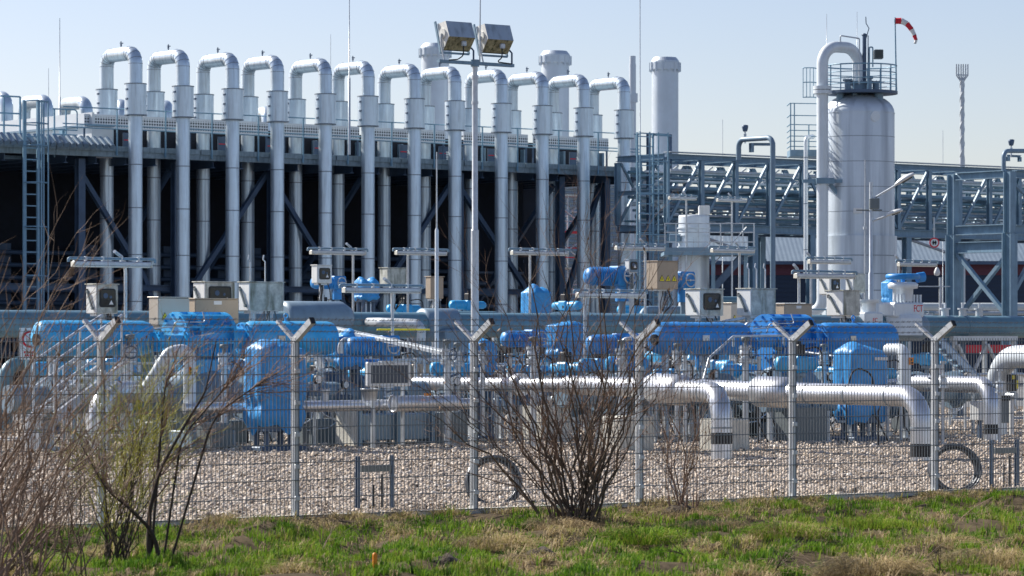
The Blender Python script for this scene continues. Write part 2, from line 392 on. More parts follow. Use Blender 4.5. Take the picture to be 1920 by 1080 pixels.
# grass: single blades in tufts, green and straw patches
GRASS = attr_mat('grass_blade', [(0,(.02,.055,.008)),(.22,(.08,.19,.015)),(.42,(.22,.36,.03)),(.56,(.30,.31,.06)),(.70,(.40,.31,.15)),(.86,(.56,.45,.27)),(1,(.15,.095,.05))], .75, .35)
def grass():
    C, T = [], []
    nt_ = 34000
    yy = 29+rng.uniform(0, 1, nt_)**1.15*17; xx = rng.uniform(-.172, .172, nt_)*yy
    for x, y in zip(xx, yy):
        d = Vector((x, y, 0))-FB; v = d.dot(V)
        if v > -.1: continue
        d1 = noise.noise(Vector((x*.8, y*.5, 0)))+.7*noise.noise(Vector((x*2.8, y*1.6, 4)))+.35*noise.noise(Vector((x*7, y*4, 2)))
        d2 = noise.noise(Vector((x*1.3+20, y*.8, 5)))+.6*noise.noise(Vector((x*4.5, y*2.6, 8)))
        lush = noise.noise(Vector((x*1.1-9, y*.7, 12)))+.5*noise.noise(Vector((x*3.5, y*2, 15)))
        straw = d1 > (.27 if v < -.9 else -.3)
        if d2 > .26 and rnd.random() < (.95 if d2 > .4 else .6): continue       # bare soil
        if v > -.45 and rnd.random() < .35: continue
        nb = rnd.randint(5, 10) if not straw else rnd.randint(5, 9)
        hh = (.05+.035*rnd.random()+.05*max(0,lush)) if not straw else (.05+.06*rnd.random())
        if rnd.random() < .025: hh *= 1.9
        z0 = hgt(x, y, -v)
        tone0 = rnd.uniform(.60, .94) if straw else min(.56, max(.1, .34+.22*lush+rnd.uniform(-.14,.14)))
        if rnd.random() < .14: tone0 = rnd.random()
        flat = 2.6 if straw else .9
        for _ in range(nb):
            a = rnd.uniform(0, 6.283); r = rnd.uniform(0, .06); bx = x+math.cos(a)*r; by = y+math.sin(a)*r
            h = hh*rnd.uniform(.5, 1.2); a2 = rnd.uniform(0, 6.283); ln = h*rnd.uniform(.15, 1)*flat
            w = rnd.uniform(.003, .006); wx, wy = w*math.sin(a2), -w*math.cos(a2)
            lx, ly = math.cos(a2)*ln, math.sin(a2)*ln
            C += [(bx-wx,by-wy,z0-.02),(bx+wx,by+wy,z0-.02),(bx+lx*.4+wx*.8,by+ly*.4+wy*.8,z0+h*.65),(bx+lx*.4-wx*.8,by+ly*.4-wy*.8,z0+h*.65),(bx+lx,by+ly,z0+h*(.95 if not straw else .6)),(bx+lx*.98,by+ly*.98,z0+h*(.94 if not straw else .59))]
            tt = min(1, max(0, tone0+rnd.gauss(0, .06))); T += [tt]*6
    n = len(C)//6
    fi = (np.array([0,1,2,3, 3,2,4,5])[None]+6*np.arange(n)[:,None]).ravel()
    return raw_mesh('grass', C, fi, 4, GRASS, T)
tag(grass(), None, None, None, 'stuff')

def tuft(px, Y, w, hh, n, label, tones=(.62,.95), grp='dry grass clumps in the field', up=.5):
    """one dry grass clump: many thin bent blades from a mound"""
    C, T = [], []; o = G(px, Y); o.z = hgt(o.x, o.y, max(0, -(o-FB).dot(V)))-.01
    for _ in range(n):
        a = rnd.uniform(0, 6.283); r = w*math.sqrt(rnd.random())*.5; bx, by = math.cos(a)*r, math.sin(a)*r
        h = hh*rnd.uniform(.5, 1.1)*(1-.55*(2*r/w)**2); a2 = a+rnd.gauss(0, .8); ln = h*rnd.uniform(.2, 1.3)
        q = rnd.uniform(.002, .004); wx, wy = q*math.sin(a2), -q*math.cos(a2); lx, ly = math.cos(a2)*ln, math.sin(a2)*ln
        zt = h*(1-up*rnd.random())
        C += [(bx-wx,by-wy,0),(bx+wx,by+wy,0),(bx+lx*.5+wx,by+ly*.5+wy,h*.8),(bx+lx*.5-wx,by+ly*.5-wy,h*.8),(bx+lx,by+ly,zt),(bx+lx*.97,by+ly*.97,zt-.003)]
        T += [rnd.uniform(*tones)]*6
    m_ = len(C)//6; fi = (np.array([0,1,2,3, 3,2,4,5])[None]+6*np.arange(m_)[:,None]).ravel()
    ob = raw_mesh('grass_clump', C, fi, 4, GRASS, T); ob.location = o
    return tag(ob, label, 'grass clump', grp)
tuft(1630, 29.6, .85, .34, 2600, 'big mound of straw-coloured grass at the bottom edge, right of centre', (.66,.97))
tuft(1480, 33.4, .8, .2, 1100, 'hummock of mixed green and straw grass below the second post from the right', (.3,.8))
tuft(1210, 34.4, .9, .2, 1300, 'green-topped hummock in front of the post right of the large shrub', (.22,.6))
tuft(930, 33.2, .8, .18, 1100, 'low straw hummock below the floodlight mast', (.6,.95))
tuft(420, 34.8, .8, .18, 1000, 'low green hummock right of the dark sapling', (.2,.55))
tuft(1760, 33.6, .9, .2, 1200, 'straw hummock below the right wire coil', (.6,.95))
tuft(1860, 30.4, 1.1, .2, 2000, 'wide flattened straw grass clump near the bottom right corner', (.62,.9))
tuft(1085, 36.75, .9, .2, 1300, 'dry grass piled against the front of the large shrub', (.68,1))
tuft(1140, 37.3, .6, .24, 900, 'brown grass collar on the side of the large shrub facing the small one', (.72,1))
for k in range(26):
    u_ = -6+k*.92+rnd.uniform(-.3,.3); q_ = fen(u_, -rnd.uniform(.12,.4)); tuft(960+q_.x/q_.y*F, q_.y, rnd.uniform(.3,.55), rnd.uniform(.06,.16), 260, 'ragged dry grass clump growing at the foot of the mesh fence', (.55,1), 'dry grass clumps along the fence foot')
tuft(1345, 36.2, .9, .18, 1200, 'straw tuft in front of the large bare shrub', (.66,.95))
tuft(1045, 36.6, .8, .16, 900, 'dry brown grass collar on the side of the large shrub facing the floodlight mast', (.7,1))
tuft(1285, 38.2, .7, .22, 900, 'pale dry grass around the foot of the small shrub', (.66,1))
tuft(1180, 37.0, .6, .14, 500, 'brown grass on the shrub side nearest the small shrub', (.75,1))
tuft(560, 33.5, .6, .12, 700, 'vivid green grass clump in the middle of the left field', (.22,.5))
tuft(1465, 34.8, .8, .13, 900, 'bright green clump below the fence post over the two-loop coil side', (.2,.5))
tuft(1250, 32.2, .7, .1, 700, 'green clump in front of the two shrubs', (.2,.5))
tuft(1650, 36.4, .7, .12, 700, 'yellow-green clump between two fence posts on the right', (.35,.55))
tuft(705, 30.6, .7, .09, 600, 'dark flattened clump beside the orange marker peg', (.8,1))
SOIL = M('dark_soil', (.055,.04,.028), .95, 0, .4, 12, 1., 25)
def molehill(px, Y, w, h, label):
    mb = MB(); n = 20; prof = []
    for i in range(7):
        q = i/6; prof.append((w*(1-q)**.8*.5+.001, h*(1-(1-q)**2)))
    mb.lathe(prof, n); mb.v = [(x*(1+.25*noise.noise(Vector((x*9,y*9,z*9)))), y*(1+.25*noise.noise(Vector((y*9,x*9,z*7)))), z*(1+.5*noise.noise(Vector((x*12,y*12,3))))) for x,y,z in mb.v]
    o = G(px, Y); o.z = hgt(o.x, o.y, max(0, -(o-FB).dot(V)))-.02
    tag(mb.build('molehill', SOIL, None, o), label, 'molehill', 'molehills in the field')
molehill(835, 31.2, .42, .10, 'flat dark earth mound left of centre in the field')
molehill(830, 32.6, .5, .08, 'low brown earth mound behind the flat dark one')
molehill(1015, 31.4, .35, .07, 'small earth mound in front of the large shrub')
molehill(1490, 33.2, .5, .08, 'earth mound in the field below the fourth fence post from the mast')

# ------------------------------------------------------------------ fence
fence = thing('security_fence', 'grey double-rod mesh fence with Y-topped posts and barbed wire along the field', 'fence', FB)
SP = 2.547
pm = MB().box((-.03,-.04,-.3),(.03,.04,2.04), .004)
pm.box((-.036,-.012,.1),(-.0302,.012,2.0))
am1 = MB().bar((0,.0,2.03),(0,.34,2.25),.055,.035); am2 = MB().bar((0,0,2.03),(0,-.34,2.25),.06,.075)
capm = MB().bar((0,-.341,2.2505),(0,-.352,2.2578),.062,.078)
for k in range(6): pm.box((-.034,-.062,.22+.36*k),(.034,-.041,.27+.36*k), .003)
wires = MB()
hz = [.05+.2*k for k in range(10)]+[2.02]
for k in range(50):
    x = .0255+SP*k/50
    wires.bar((x,-.047,.03),(x,-.047,2.055),.0066)
for z in hz:
    for dy in (-.054,-.040): wires.bar((.0,dy,z),(SP,dy,z),.009,.010)
src = {}
for i in range(-3, 7):
    def inst(key, name, mbx, mat, par, loc=(0,0,0)):
        if key in src:
            o = src[key].copy(); COL.objects.link(o); o.name = name
        else:
            o = mbx.build(name, mat); src[key] = o
        o.parent = par; o.location = loc; return o
    p = inst('p', 'post', pm, POSTM, fence, (i*SP,0,0))
    inst('a1', 'arm', am1, POSTM, p); a2 = inst('a2', 'arm', am2, POSTM, p); inst('c', 'end_cap', capm, BLACK, p)
    if i < 6: inst('w', 'mesh_panel', wires, SILVW, fence, (i*SP,0,0))
for s_, tt in ((1,(.35,.68,.98)),(-1,(.35,.68,.98))):
    for q in tt:
        mb = MB(); y = s_*.34*q; z = 2.03+.22*q+.03; n = 220; x0, x1 = -3*SP, 6*SP
        for dy in (-.004,.004):
            mb.tube([(x0+(x1-x0)*k/60, y+dy, z-.012*math.sin(math.pi*((k*9/60)%1))) for k in range(61)], .0022, 4, False)
        for k in range(n):
            x = x0+(x1-x0)*(k+.5)/n; zz = z-.012*math.sin(math.pi*((9*(k+.5)/n)%1))
            mb.bar((x-.008,y-.014,zz-.012),(x+.008,y+.014,zz+.012),.0035); mb.bar((x+.008,y-.012,zz+.014),(x-.008,y+.012,zz-.014),.0035)
        mb.build('barbed_wire', SILVW, fence)

def stake_frame(px, Y, label):
    t = thing('stake_frame', label, 'ground frame', G(px, Y), TH, 'low stake frames behind the fence')
    for x in (-.25,.25): MB().ibeam((x,0,-.1),(x,0,.66),.05,.04,.008,(0,1,0)).build('stake', STEELD, t)
    MB().box((-.2,-.02,.47),(.24,.02,.55), .004).build('name_plate', GREYBOX, t)
    for x in (-.04,.08): MB().tube([(x,-.03,-.05),(x,-.03,.36+x)], .012, 8).build('earth_rod', BLACK, t)
    return t
stake_frame(703, 40.15, 'low dark stake frame with two earth rods, left of the floodlight mast')
stake_frame(1883, 46.6, 'low dark stake frame with two earth rods, beside the right wire coil')
def coil(c, R, tilt, label, seed):
    rr = random.Random(seed); mb = MB()
    for k in range(18):
        rx = R*rr.uniform(.84,1.05); off = rr.gauss(0,.03); a0 = rr.uniform(0,6.28); pts = []
        for j in range(49):
            a = a0+6.2832*j/48
            pts.append((rx*math.cos(a), off+.03*math.sin(a*2+k), rx*math.sin(a)*.97))
        mb.tube(pts, .013, 6, False)
    for a in (0.6, 2.5, 4.4): mb.torus((R*math.cos(a),0,R*math.sin(a)*.97), (-math.sin(a),0,math.cos(a)), .045, .006, 12, 5)
    o = mb.build('wire_coil', RUBW, None, c); o.rotation_euler = (tilt, 0, TH*.2); return tag(o, label, 'wire coil', 'wire coils leaning behind the fence')
coil(P(925, 905, 42.0), .33, -.25, 'loose coil of bright wire behind the fence post under the floodlight mast', 3)
coil(P(1790, 880, 45.4), .335, -.2, 'loose coil of dark wire behind the fence near the right edge', 4)
# orange peg
t = MB().cyl((0,0,-.1),(0,0,.12),.021,12).lathe([(.021,.12),(.019,.135),(.004,.142)],12).build('marker_peg', ORANGE, None, G(703,29.3)); tag(t, 'small bright orange marker peg at the bottom edge of the field', 'marker peg')
t.location.z = hgt(t.location.x, t.location.y, 8)+.01

# ------------------------------------------------------------------ bare shrubs
def branch(mb, p, d, L, r, depth, rr, wob=.12, lift=.05, kids=(2,3), ang=.5, seg=4, leaf=None, shrink=.62, nn=5, lr=0.):
    pts = [p]; rs = [r]; cur = Vector(p); dd = Vector(d).normalized(); spots = []
    for i in range(seg):
        dd = (dd+Vector((rr.gauss(0,wob), rr.gauss(0,wob), rr.gauss(0,wob)+lift))).normalized()
        cur = cur+dd*(L/seg); pts.append(cur.copy()); rs.append(r*(1-.62*(i+1)/seg) if depth else r*(1-.85*(i+1)/seg)); spots.append((cur.copy(), dd.copy(), (i+1)/seg))
    mb.tube(pts, rs, nn if r > .006 else 3, False)
    if leaf is not None and depth <= 1 and rr.random() < lr:
        c, d_, _ = rr.choice(spots); w = rr.uniform(.012,.028); x = d_.orthogonal().normalized(); y = d_.cross(x)
        a = rr.uniform(0,6.28); e = x*math.cos(a)+y*math.sin(a); f = Vector((rr.gauss(0,.5),rr.gauss(0,.5),-.9)).normalized()
        leaf.add([c, c+e*w*.5+f*w, c+f*w*2.2, c-e*w*.5+f*w*1.1], [(0,1,2,3)])
    if depth <= 0: return
    for _ in range(rr.randint(*kids)):
        c, d_, q = rr.choice(spots[max(0,seg//2-1):] if depth > 1 else spots)
        x = d_.orthogonal().normalized(); y = d_.cross(x); a = rr.uniform(0,6.283)
        nd = d_+(x*math.cos(a)+y*math.sin(a))*rr.uniform(ang*.5, ang*1.5)
        branch(mb, c, nd, L*rr.uniform(shrink*.7, shrink*1.25), max(.0022, r*(1-.62*q)*.72), depth-1, rr, wob*1.15, lift, kids, ang, seg, leaf, shrink, nn, lr)
def shrub(name, label, cat, px, Y, stems, seed, mats, group=None, zoff=0., spread=.12):
    """stems: list of (target px, target py, radius, depth, side kids); each is one main stem aimed at that place"""
    rr = random.Random(seed); o = G(px, Y); o.z = hgt(o.x, o.y, max(0,-(o-FB).dot(V)))+zoff
    t = thing(name, label, cat, o, 0, group); A, B, Lf = MB(), MB(), MB()
    for (tx, ty, r, dep, kids) in stems:
        tgt = P(tx, ty, Y+rr.uniform(-.6,.6))-o
        p = Vector((rr.uniform(-spread,spread), rr.uniform(-spread,spread), -.05)); d = tgt-p; n = 9; pts = [p]; rs = [r]
        bow = Vector((rr.gauss(0,.1), rr.gauss(0,.1), 0))*d.length*.5
        jit = [Vector((rr.gauss(0,1), rr.gauss(0,1), rr.gauss(0,.5)))*d.length*.018 for _ in range(n+1)]
        for i in range(1, n+1):
            q = i/n; pts.append(p+d*q+bow*math.sin(math.pi*q)*.6+jit[i]+Vector((0,0,d.length*.06*math.sin(math.pi*q)))); rs.append(r*(1-q*.8))
        A.tube(pts, rs, 6, False)
        for _ in range(kids):
            i = rr.randint(2, n-1); dd = (pts[i+1]-pts[i]).normalized()
            x = dd.orthogonal().normalized(); y = dd.cross(x); a = rr.uniform(0,6.283)
            nd = dd+(x*math.cos(a)+y*math.sin(a))*rr.uniform(.3,.85)
            branch(B, pts[i], nd, d.length*rr.uniform(.16,.42)*(1.1-.5*i/n), max(.003, rs[i]*.62), dep, rr, .12, .06, (2,3), .5, 4, Lf, .62, 5, .12)
    if px > 1000 and px < 1400:
        for _ in range(46 if px < 1200 else 14):
            a_ = rr.uniform(0,6.283); q_ = spread*2.0*math.sqrt(rr.random()); p = Vector((math.cos(a_)*q_, math.sin(a_)*q_, -.06)); A.tube([p, p+Vector((rr.gauss(0,.05)+p.x*.3, rr.gauss(0,.05)+p.y*.3, rr.uniform(.1,.42)))], [rr.uniform(.012,.03), .006], 5, True)
    A.build('stems', mats[0], t); B.build('twigs', mats[1], t)
    if Lf.v: Lf.build('dry_leaves', LEAFD, t)
    return t
rs_ = random.Random(21)
st = []
for tx, ty in ((905,715),(868,700),(800,760),(700,650),(745,700),(780,640),(830,600),(880,540),(1330,600),(1270,560),(930,560),(985,500),(1010,440),(1035,520),(1060,470),(1100,420),(1125,500),(1160,560),(1190,520),(1240,480),(1215,600),(1255,560),(1290,640),(1150,650),(1180,700),(1240,680),(1040,640),(1000,600),(950,660),(1075,560),(1110,600),(1140,460),(990,700),(935,740),(1200,760),(1060,700),(1120,720),(890,600),(1030,430),(1175,440)):
    st.append((tx, ty+rs_.randint(-15,15), rs_.uniform(.009,.019), 2 if rs_.random() < .55 else 1, rs_.randint(4,7)))
shrub('bare_shrub', 'large bare multi-stemmed brown shrub standing in front of the fence, right of the floodlight mast', 'shrub', 1082, 37.3, st, 5, (BARK, TWIG), None, 0, .16)
st = [(tx, ty, rs_.uniform(.006,.010), 1, 5) for tx, ty in ((1200,740),(1225,690),(1250,760),(1265,650),(1285,700),(1300,640),(1320,720),(1345,690),(1372,640),(1240,820),(1330,800),(1290,560),(1220,620))]
shrub('bare_shrub', 'small thin-twigged reddish shrub between the large bare shrub and the next fence post', 'shrub', 1275, 38.6, st, 8, (TWIG, TWIG), None, 0, .12)
# thickets on the left, a little closer to the camera
def thicket(label, px, Y, n, x0, x1, y0, y1, seed, mats, r=(.005,.011), kids=6):
    rr = random.Random(seed)
    st = [(rr.uniform(x0,x1), rr.uniform(y0,y1), rr.uniform(*r), 1, kids) for _ in range(n)]
    return shrub('bare_shrub', label, 'shrub', px, Y, st, seed, mats, 'bare shrubs at the left edge', 0, .45)
thicket('tall pale-twigged shrub cut by the left edge, tallest of the left thicket', -75, 27.5, 28, -70, 190, 400, 780, 31, (TWIGP, TWIGP), (.007,.016), 3)
thicket('leaning brown shrub in the bottom left corner, twigs sweeping to the ladder', -5, 28.3, 22, 30, 300, 560, 860, 32, (TWIGP, TWIG), (.006,.013), 3)
thicket('low dense brown shrub at the foot of the left thicket', 70, 29.5, 34, -10, 300, 760, 980, 33, (BARK, TWIGP), (.004,.009), 3)
thicket('thin red-tipped shrub behind the left thicket', 50, 33.5, 12, 30, 260, 640, 860, 34, (TWIG, TWIG), (.004,.007), 3)
# broom with green twigs and the dark sapling beside it
rr = random.Random(41)
st = [(rr.uniform(130,345), rr.uniform(690,880), rr.uniform(.005,.009), 2, 7) for _ in range(24)]+[(rr.uniform(230,330), rr.uniform(690,800), .006, 2, 7) for _ in range(8)]
shrub('broom_bush', 'broom bush with yellow-green twigs in front of the leftmost fence post', 'shrub', 215, 31.2, [(x, y, r, d, k) for x, y, r, d, k in st], 42, (BARKD, BROOM))
o = G(285, 30.6); o.z = hgt(o.x, o.y, 8); t = thing('bare_sapling', 'dark forked sapling with a fan of twigs leaning right, between the first fence posts', 'tree', o, 0)
A, B = MB(), MB(); rr = random.Random(43)
def limb(pts, r0, r1, kids, dep, L):
    w = [P(x, y, 30.6+dy)-o for x, y, dy in pts]; w[0].z = min(w[0].z, 0); n = len(w)
    path = fillet(w, .5, 4); k = len(path); A.tube(path, [r0+(r1-r0)*i/(k-1) for i in range(k)], 8, False)
    for _ in range(kids):
        i = rr.randint(k//4, k-2); d = (path[i+1]-path[i]).normalized()
        branch(B, path[i], d+Vector((rr.uniform(.0,.7), rr.gauss(0,.3), rr.uniform(-.35,.45))), L*rr.uniform(.4,1), .006, dep, rr, .1, .03, (2,3), .45, 4)
limb([(278,1085,0),(280,960,0),(300,880,0),(345,800,.1),(385,735,.2),(405,640,.3)], .024, .006, 20, 2, .6)
limb([(318,850,.1),(400,780,0),(470,730,0),(520,700,.1)], .012, .003, 22, 2, .5)
limb([(305,880,.1),(340,820,.1),(420,730,.2),(470,650,.2)], .011, .003, 18, 2, .5)
limb([(300,1060,0),(290,1000,0),(245,955,-.2),(200,920,-.3),(150,830,-.3)], .022, .006, 14, 2, .5)
limb([(282,950,0),(300,830,.2),(310,720,.2),(360,590,.3)], .014, .003, 14, 2, .5)
A.build('trunk', BARKD, t); B.build('twigs', TWIG, t)
# single dry weed stalks
for i in range(22):
    px = rnd.uniform(330,1900); Y = rnd.uniform(29.6, 36); o = G(px, Y)
    if (o-FB).dot(V) > -.8: continue
    o.z = hgt(o.x, o.y, 6)-.02; mb = MB(); rr = random.Random(160+i)
    for k in range(rr.randint(2,5)): branch(mb, (rr.gauss(0,.03),0,0), (rr.gauss(0,.6), rr.gauss(0,.3), .8), rr.uniform(.2,.5), .0045, 1, rr, .13, -.06, (1,3), .6, 5)
    tag(mb.build('weed_stalk', (BARK,TWIGP,BARKD)[i%3], None, o), 'short dead weed stalk with thin side twigs, standing in the grass', 'weed stalk', 'short weed stalks in the grass')
for px, Y, w_, h_, nm in ((1082,37.3,.95,.19,'dark root mound under the large bare shrub'),(1275,38.55,.6,.2,'dark root mound under the small shrub')): molehill(px, Y, w_, h_, nm)
for i, (px, Y, h, lean, lb) in enumerate(((1450,30.2,.5,.5,'arching dead bramble shoot in the lower right field'),(1560,29.8,.55,-.6,'dead bramble shoot left of the big straw mound'),(820,30.5,.42,.12,'single upright dry stalk left of the large shrub'),(60+540,33,.5,.3,'thin dry stalk below the second fence post'),(630,35.5,.45,-.3,'dry stalk at the fence foot between the second post and the stake frame'),(1780,37,.6,.8,'dry shoot lying towards the right wire coil'),(1300,31,.45,-.4,'dry shoot in the field in front of the small shrub'),(1700,31.5,.5,.4,'thin dead shoot above the big straw mound'))):
    o = G(px, Y); o.z = hgt(o.x, o.y, 6)-.02; mb = MB(); rr = random.Random(60+i)
    for k in range(4 if i not in (2,) else 1): branch(mb, (0,0,0), (lean+rr.gauss(0,.3), rr.gauss(0,.2), .9), h*rr.uniform(.7,1.2), .0055, 1, rr, .12, -.08, (2,4), .6, 5)
    tag(mb.build('dead_stalk', TWIGP if i%2 else BARK, None, o), lb, 'dead stalk', 'dead stalks in the field')
# ------------------------------------------------------------------ cooler bank: deck, columns, screens, railings
Y0 = 141.0; CB = G(254, Y0)                       # grid origin on the front riser line
def cu(px, v=0.):                                 # u on the line v for pixel column px
    b = CB+V*v; k = (px-960)/F; return (k*b.y-b.x)/(U.x-k*U.y)
cool = thing('air_cooler', 'long dark steel air cooler bank with a grey deck, behind the riser pipes', 'air cooler', CB)
uL, uR = -14.0, cu(1205, .6)
mb = MB(); n = 12; e = [uL+(uR-uL)*i/n for i in range(n+1)]
for a, b in zip(e, e[1:]):
    mb.box((a+.006,.62,9.62),(b-.006,.80,10.06), .012); mb.box((a+.03,.56,9.85),(b-.03,.618,10.075), .01)
mb.build('edge_beam', DECK, cool)
mb = MB(); mb.box((uL,.82,9.80),(uR,13.5,9.98)); mb.build('deck_slab', DECK, cool)
mb = MB()
for i in range(30): mb.ibeam((uL+1+i*1.45,.83,9.55),(uL+1+i*1.45,13,9.55),.45,.2,.03)
mb.build('floor_beams', STEELD, cool)
# screens above the deck
segs = [(cu(158,1.5),cu(345,1.5)),(cu(356,1.5),cu(503,1.5)),(cu(533,1.5),cu(674,1.5)),(cu(702,1.5),cu(835,1.5)),(cu(870,1.5),cu(990,1.5)),(cu(1000,1.5),cu(1141,1.5))]
for a, b in segs:
    f = MB().box((0,0,0),(b-a,.05,.58), .01)
    o = f.build('screen_panel', PERF, cool, (a,1.5,10.86))
    MB().box((.0,.06,-.9),(.09,.10,.02)).box((b-a-.09,.06,-.9),(b-a,.10,.02)).build('support', STEELD, o)
uE = cu(1150,2.)
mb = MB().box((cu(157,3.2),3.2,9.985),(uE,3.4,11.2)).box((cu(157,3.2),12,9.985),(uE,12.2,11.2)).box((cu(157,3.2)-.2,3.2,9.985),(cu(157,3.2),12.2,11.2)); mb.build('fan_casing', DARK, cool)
for i in range(27): MB().box((cu(160,2.9)+i*1.18,2.9,9.985),(cu(160,2.9)+i*1.18+.12,3.19,10.85)).build('casing_post', STEEL, cool)
for i, px in enumerate((231,409,500,589,750,823,915,1068)):
    u0 = cu(px, 1.9); s_ = MB().box((u0,1.9,10.05),(u0+.62,1.95,10.75), .006).build('notice_board', STEELD, cool)
    MB().box((u0+.03,1.885,10.42),(u0+.36,1.898,10.46)).build('red_bar', RED, s_)
    w = MB()
    for k in range(4): w.box((u0+.40,1.885,10.14+.11*k),(u0+.52+.03*(k%2),1.898,10.20+.11*k))
    w.box((u0+.445,1.886,10.12),(u0+.475,1.897,10.54)); w.build('white_marks', SIGNW, s_)
# dark back wall under the deck, end wall far left
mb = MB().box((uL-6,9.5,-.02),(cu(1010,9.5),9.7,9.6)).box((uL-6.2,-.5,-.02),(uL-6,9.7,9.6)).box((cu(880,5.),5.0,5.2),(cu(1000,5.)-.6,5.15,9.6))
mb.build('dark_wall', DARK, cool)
mb = MB()
for i in range(26):
    u0 = uL+.5+i*1.45; mb.box((u0,8.6,1.2),(u0+.9,9.45,4.6+.8*(i%3)))
for i in range(9): mb.tube([(uL-2,8.2,1.4+.55*i),(cu(980,8.2),8.2,1.4+.55*i)], .10, 8)
mb.build('plenum_duct', STEELD, cool)
cols = [cu(x,1.4) for x in (150,330,510,690,860,1050,1135)]
for c in cols: MB().ibeam((c,1.4,0),(c,1.4,9.55),.34,.32,.04,(0,1,0)).build('column', STEELD, cool)
for a, b in ((0,1),(1,2),(2,3),(3,4),(4,5),(5,6)):
    x0, x1 = cols[a], cols[b]; m_ = (x0+x1)/2
    if a % 2 == 0: q = ((x0,9.3),(m_+1,4.6)), ((m_+1,4.6),(x1,1.2))
    else: q = ((x1,9.3),(x0+.4,3.4)), ((x0+.4,3.4),(x1,.6))
    for (p0, p1) in q: MB().ibeam((p0[0],1.75,p0[1]),(p1[0],1.75,p1[1]),.22,.2,.03,(0,1,0)).build('brace', STEELD, cool)
for c in cols[1:]: MB().ibeam((c,1.9,9.2),(c-1.5,6.5,3.0),.2,.2,.03).build('brace', STEELD, cool)
MB().ibeam((uL,1.6,4.2),(cu(1000,1.6),1.6,4.2),.25,.2,.03).build('brace', STEELD, cool)
# deck railing hung on the edge beam
rail = thing('deck_railing', 'blue-grey tubular railing along the front edge of the cooler deck', 'railing', CB+Z*10)
for px in (220,311,398,485,569,653,735,815,905,971,1048,1122,1193):
    u0 = cu(px,.5); MB().bar((u0,.52,-.32),(u0,.52,1.62),.06,.045,(0,1,0)).box((u0-.05,.545,-.3),(u0+.05,.557,-.1)).build('post', RAIL, rail)
for z in (1.62,.92,.78): MB().tube([(cu(118,.46),.47,z),(cu(1200,.46),.47,z)], .026, 8).build('handrail' if z > 1 else 'mid_rail', RAIL, rail)
# ------------------------------------------------------------------ twelve silver riser loops
XS = (254,343,436,520,610,690,777,853,940,1017,1094,1170)
L_ = 2.29
def make_riser():
    t = thing('riser_loop', '', 'riser pipe', CB)
    path = fillet([(0,0,0),(0,0,13.97),(0,L_,13.97),(0,L_,0)], .46, 7); mb = MB().tube(path, .295, 28)
    mb.m = 1
    for z in (1.6,3.6,5.55,7.5,9.3): mb.cyl((0,0,z-.02),(0,0,z+.02),.303,28); mb.cyl((0,L_,z-.42),(0,L_,z-.38),.303,28)
    for c, sgn in ((Vector((0,.46,13.51)),-1),(Vector((0,L_-.46,13.51)),1)):
        for k in range(0,5):
            a = k/4*math.pi/2; d = Vector((0,sgn*math.cos(a),math.sin(a))); p = c+d*.46; tg = Vector((0,-sgn*math.sin(a),math.cos(a)))
            mb.cyl(p-tg*.010, p+tg*.010, .302, 28)
    mb.m = 0; mb.build('pipe', [CLAD, SEAM], t)
    for y in (0, L_):
        s_ = MB(); z0, z1 = (11.36,12.66) if y == 0 else (11.3,12.55)
        s_.lathe([(.30,z0),(.455,z0),(.455,z1),(.30,z1)], 32, (0,y,0), 'z', False)
        s_.m = 1
        for z in (z0,z1): s_.cyl((0,y,z-.02),(0,y,z+.02),.475,32)
        s_.m = 0; s_.build('expansion_sleeve', [CLAD, SEAM], t)
        for k in range(3): MB().box((-.48,y-.12,z0+.22+.40*k),(-.44,y+.02,z0+.30+.40*k), .006).build('toggle_clamp', STEELD, t)
    v_ = MB().cyl((0,L_*.5,14.2),(0,L_*.5,14.52),.022,8).box((-.05,L_*.5-.02,14.42),(.10,L_*.5+.02,14.46)).box((-.03,L_*.5-.03,14.33),(.03,L_*.5+.03,14.40)); v_.build('vent_valve', STEELD, t)
    return t
ORD = ('first','second','third','fourth','fifth','sixth','seventh','eighth','ninth','tenth','eleventh','twelfth')
r0 = make_riser(); r0['group'] = 'riser loops in front of the cooler'
for i, px in enumerate(XS):
    o = r0 if i == 0 else dup(r0, CB+U*cu(px)); o['label'] = 'tall silver riser loop with sleeves, %s of twelve from the caged ladder' % ORD[i]
# lower white loops of the cooler bank behind, seen above the roof edge
lo = None
for i, (px0, px1, yt, Y, lb) in enumerate(((-40,22,172,150,'low silver pipe bend cut by the left edge, behind the roof'),(38,98,178,152,'low silver pipe bend behind the ladder cage'),(113,172,181,154,'low silver pipe bend just left of the first riser loop'),(205,240,186,158,'low silver bend showing through the first riser loop'),(302,322,188,160,'low silver bend between first and second riser loops'),(480,512,199,163,'low silver bend seen between the third and fourth riser loops'))):
    a = P(px0+7, yt+14, Y+2); b = P(px1-10, yt+11, Y)
    pipe(lb, [Vector((a.x,a.y,9)), a, b, Vector((b.x,b.y,9))], .30, CLAD, .5, 20, 0, name='cooler_bend', group='low bends behind the cooler roof')
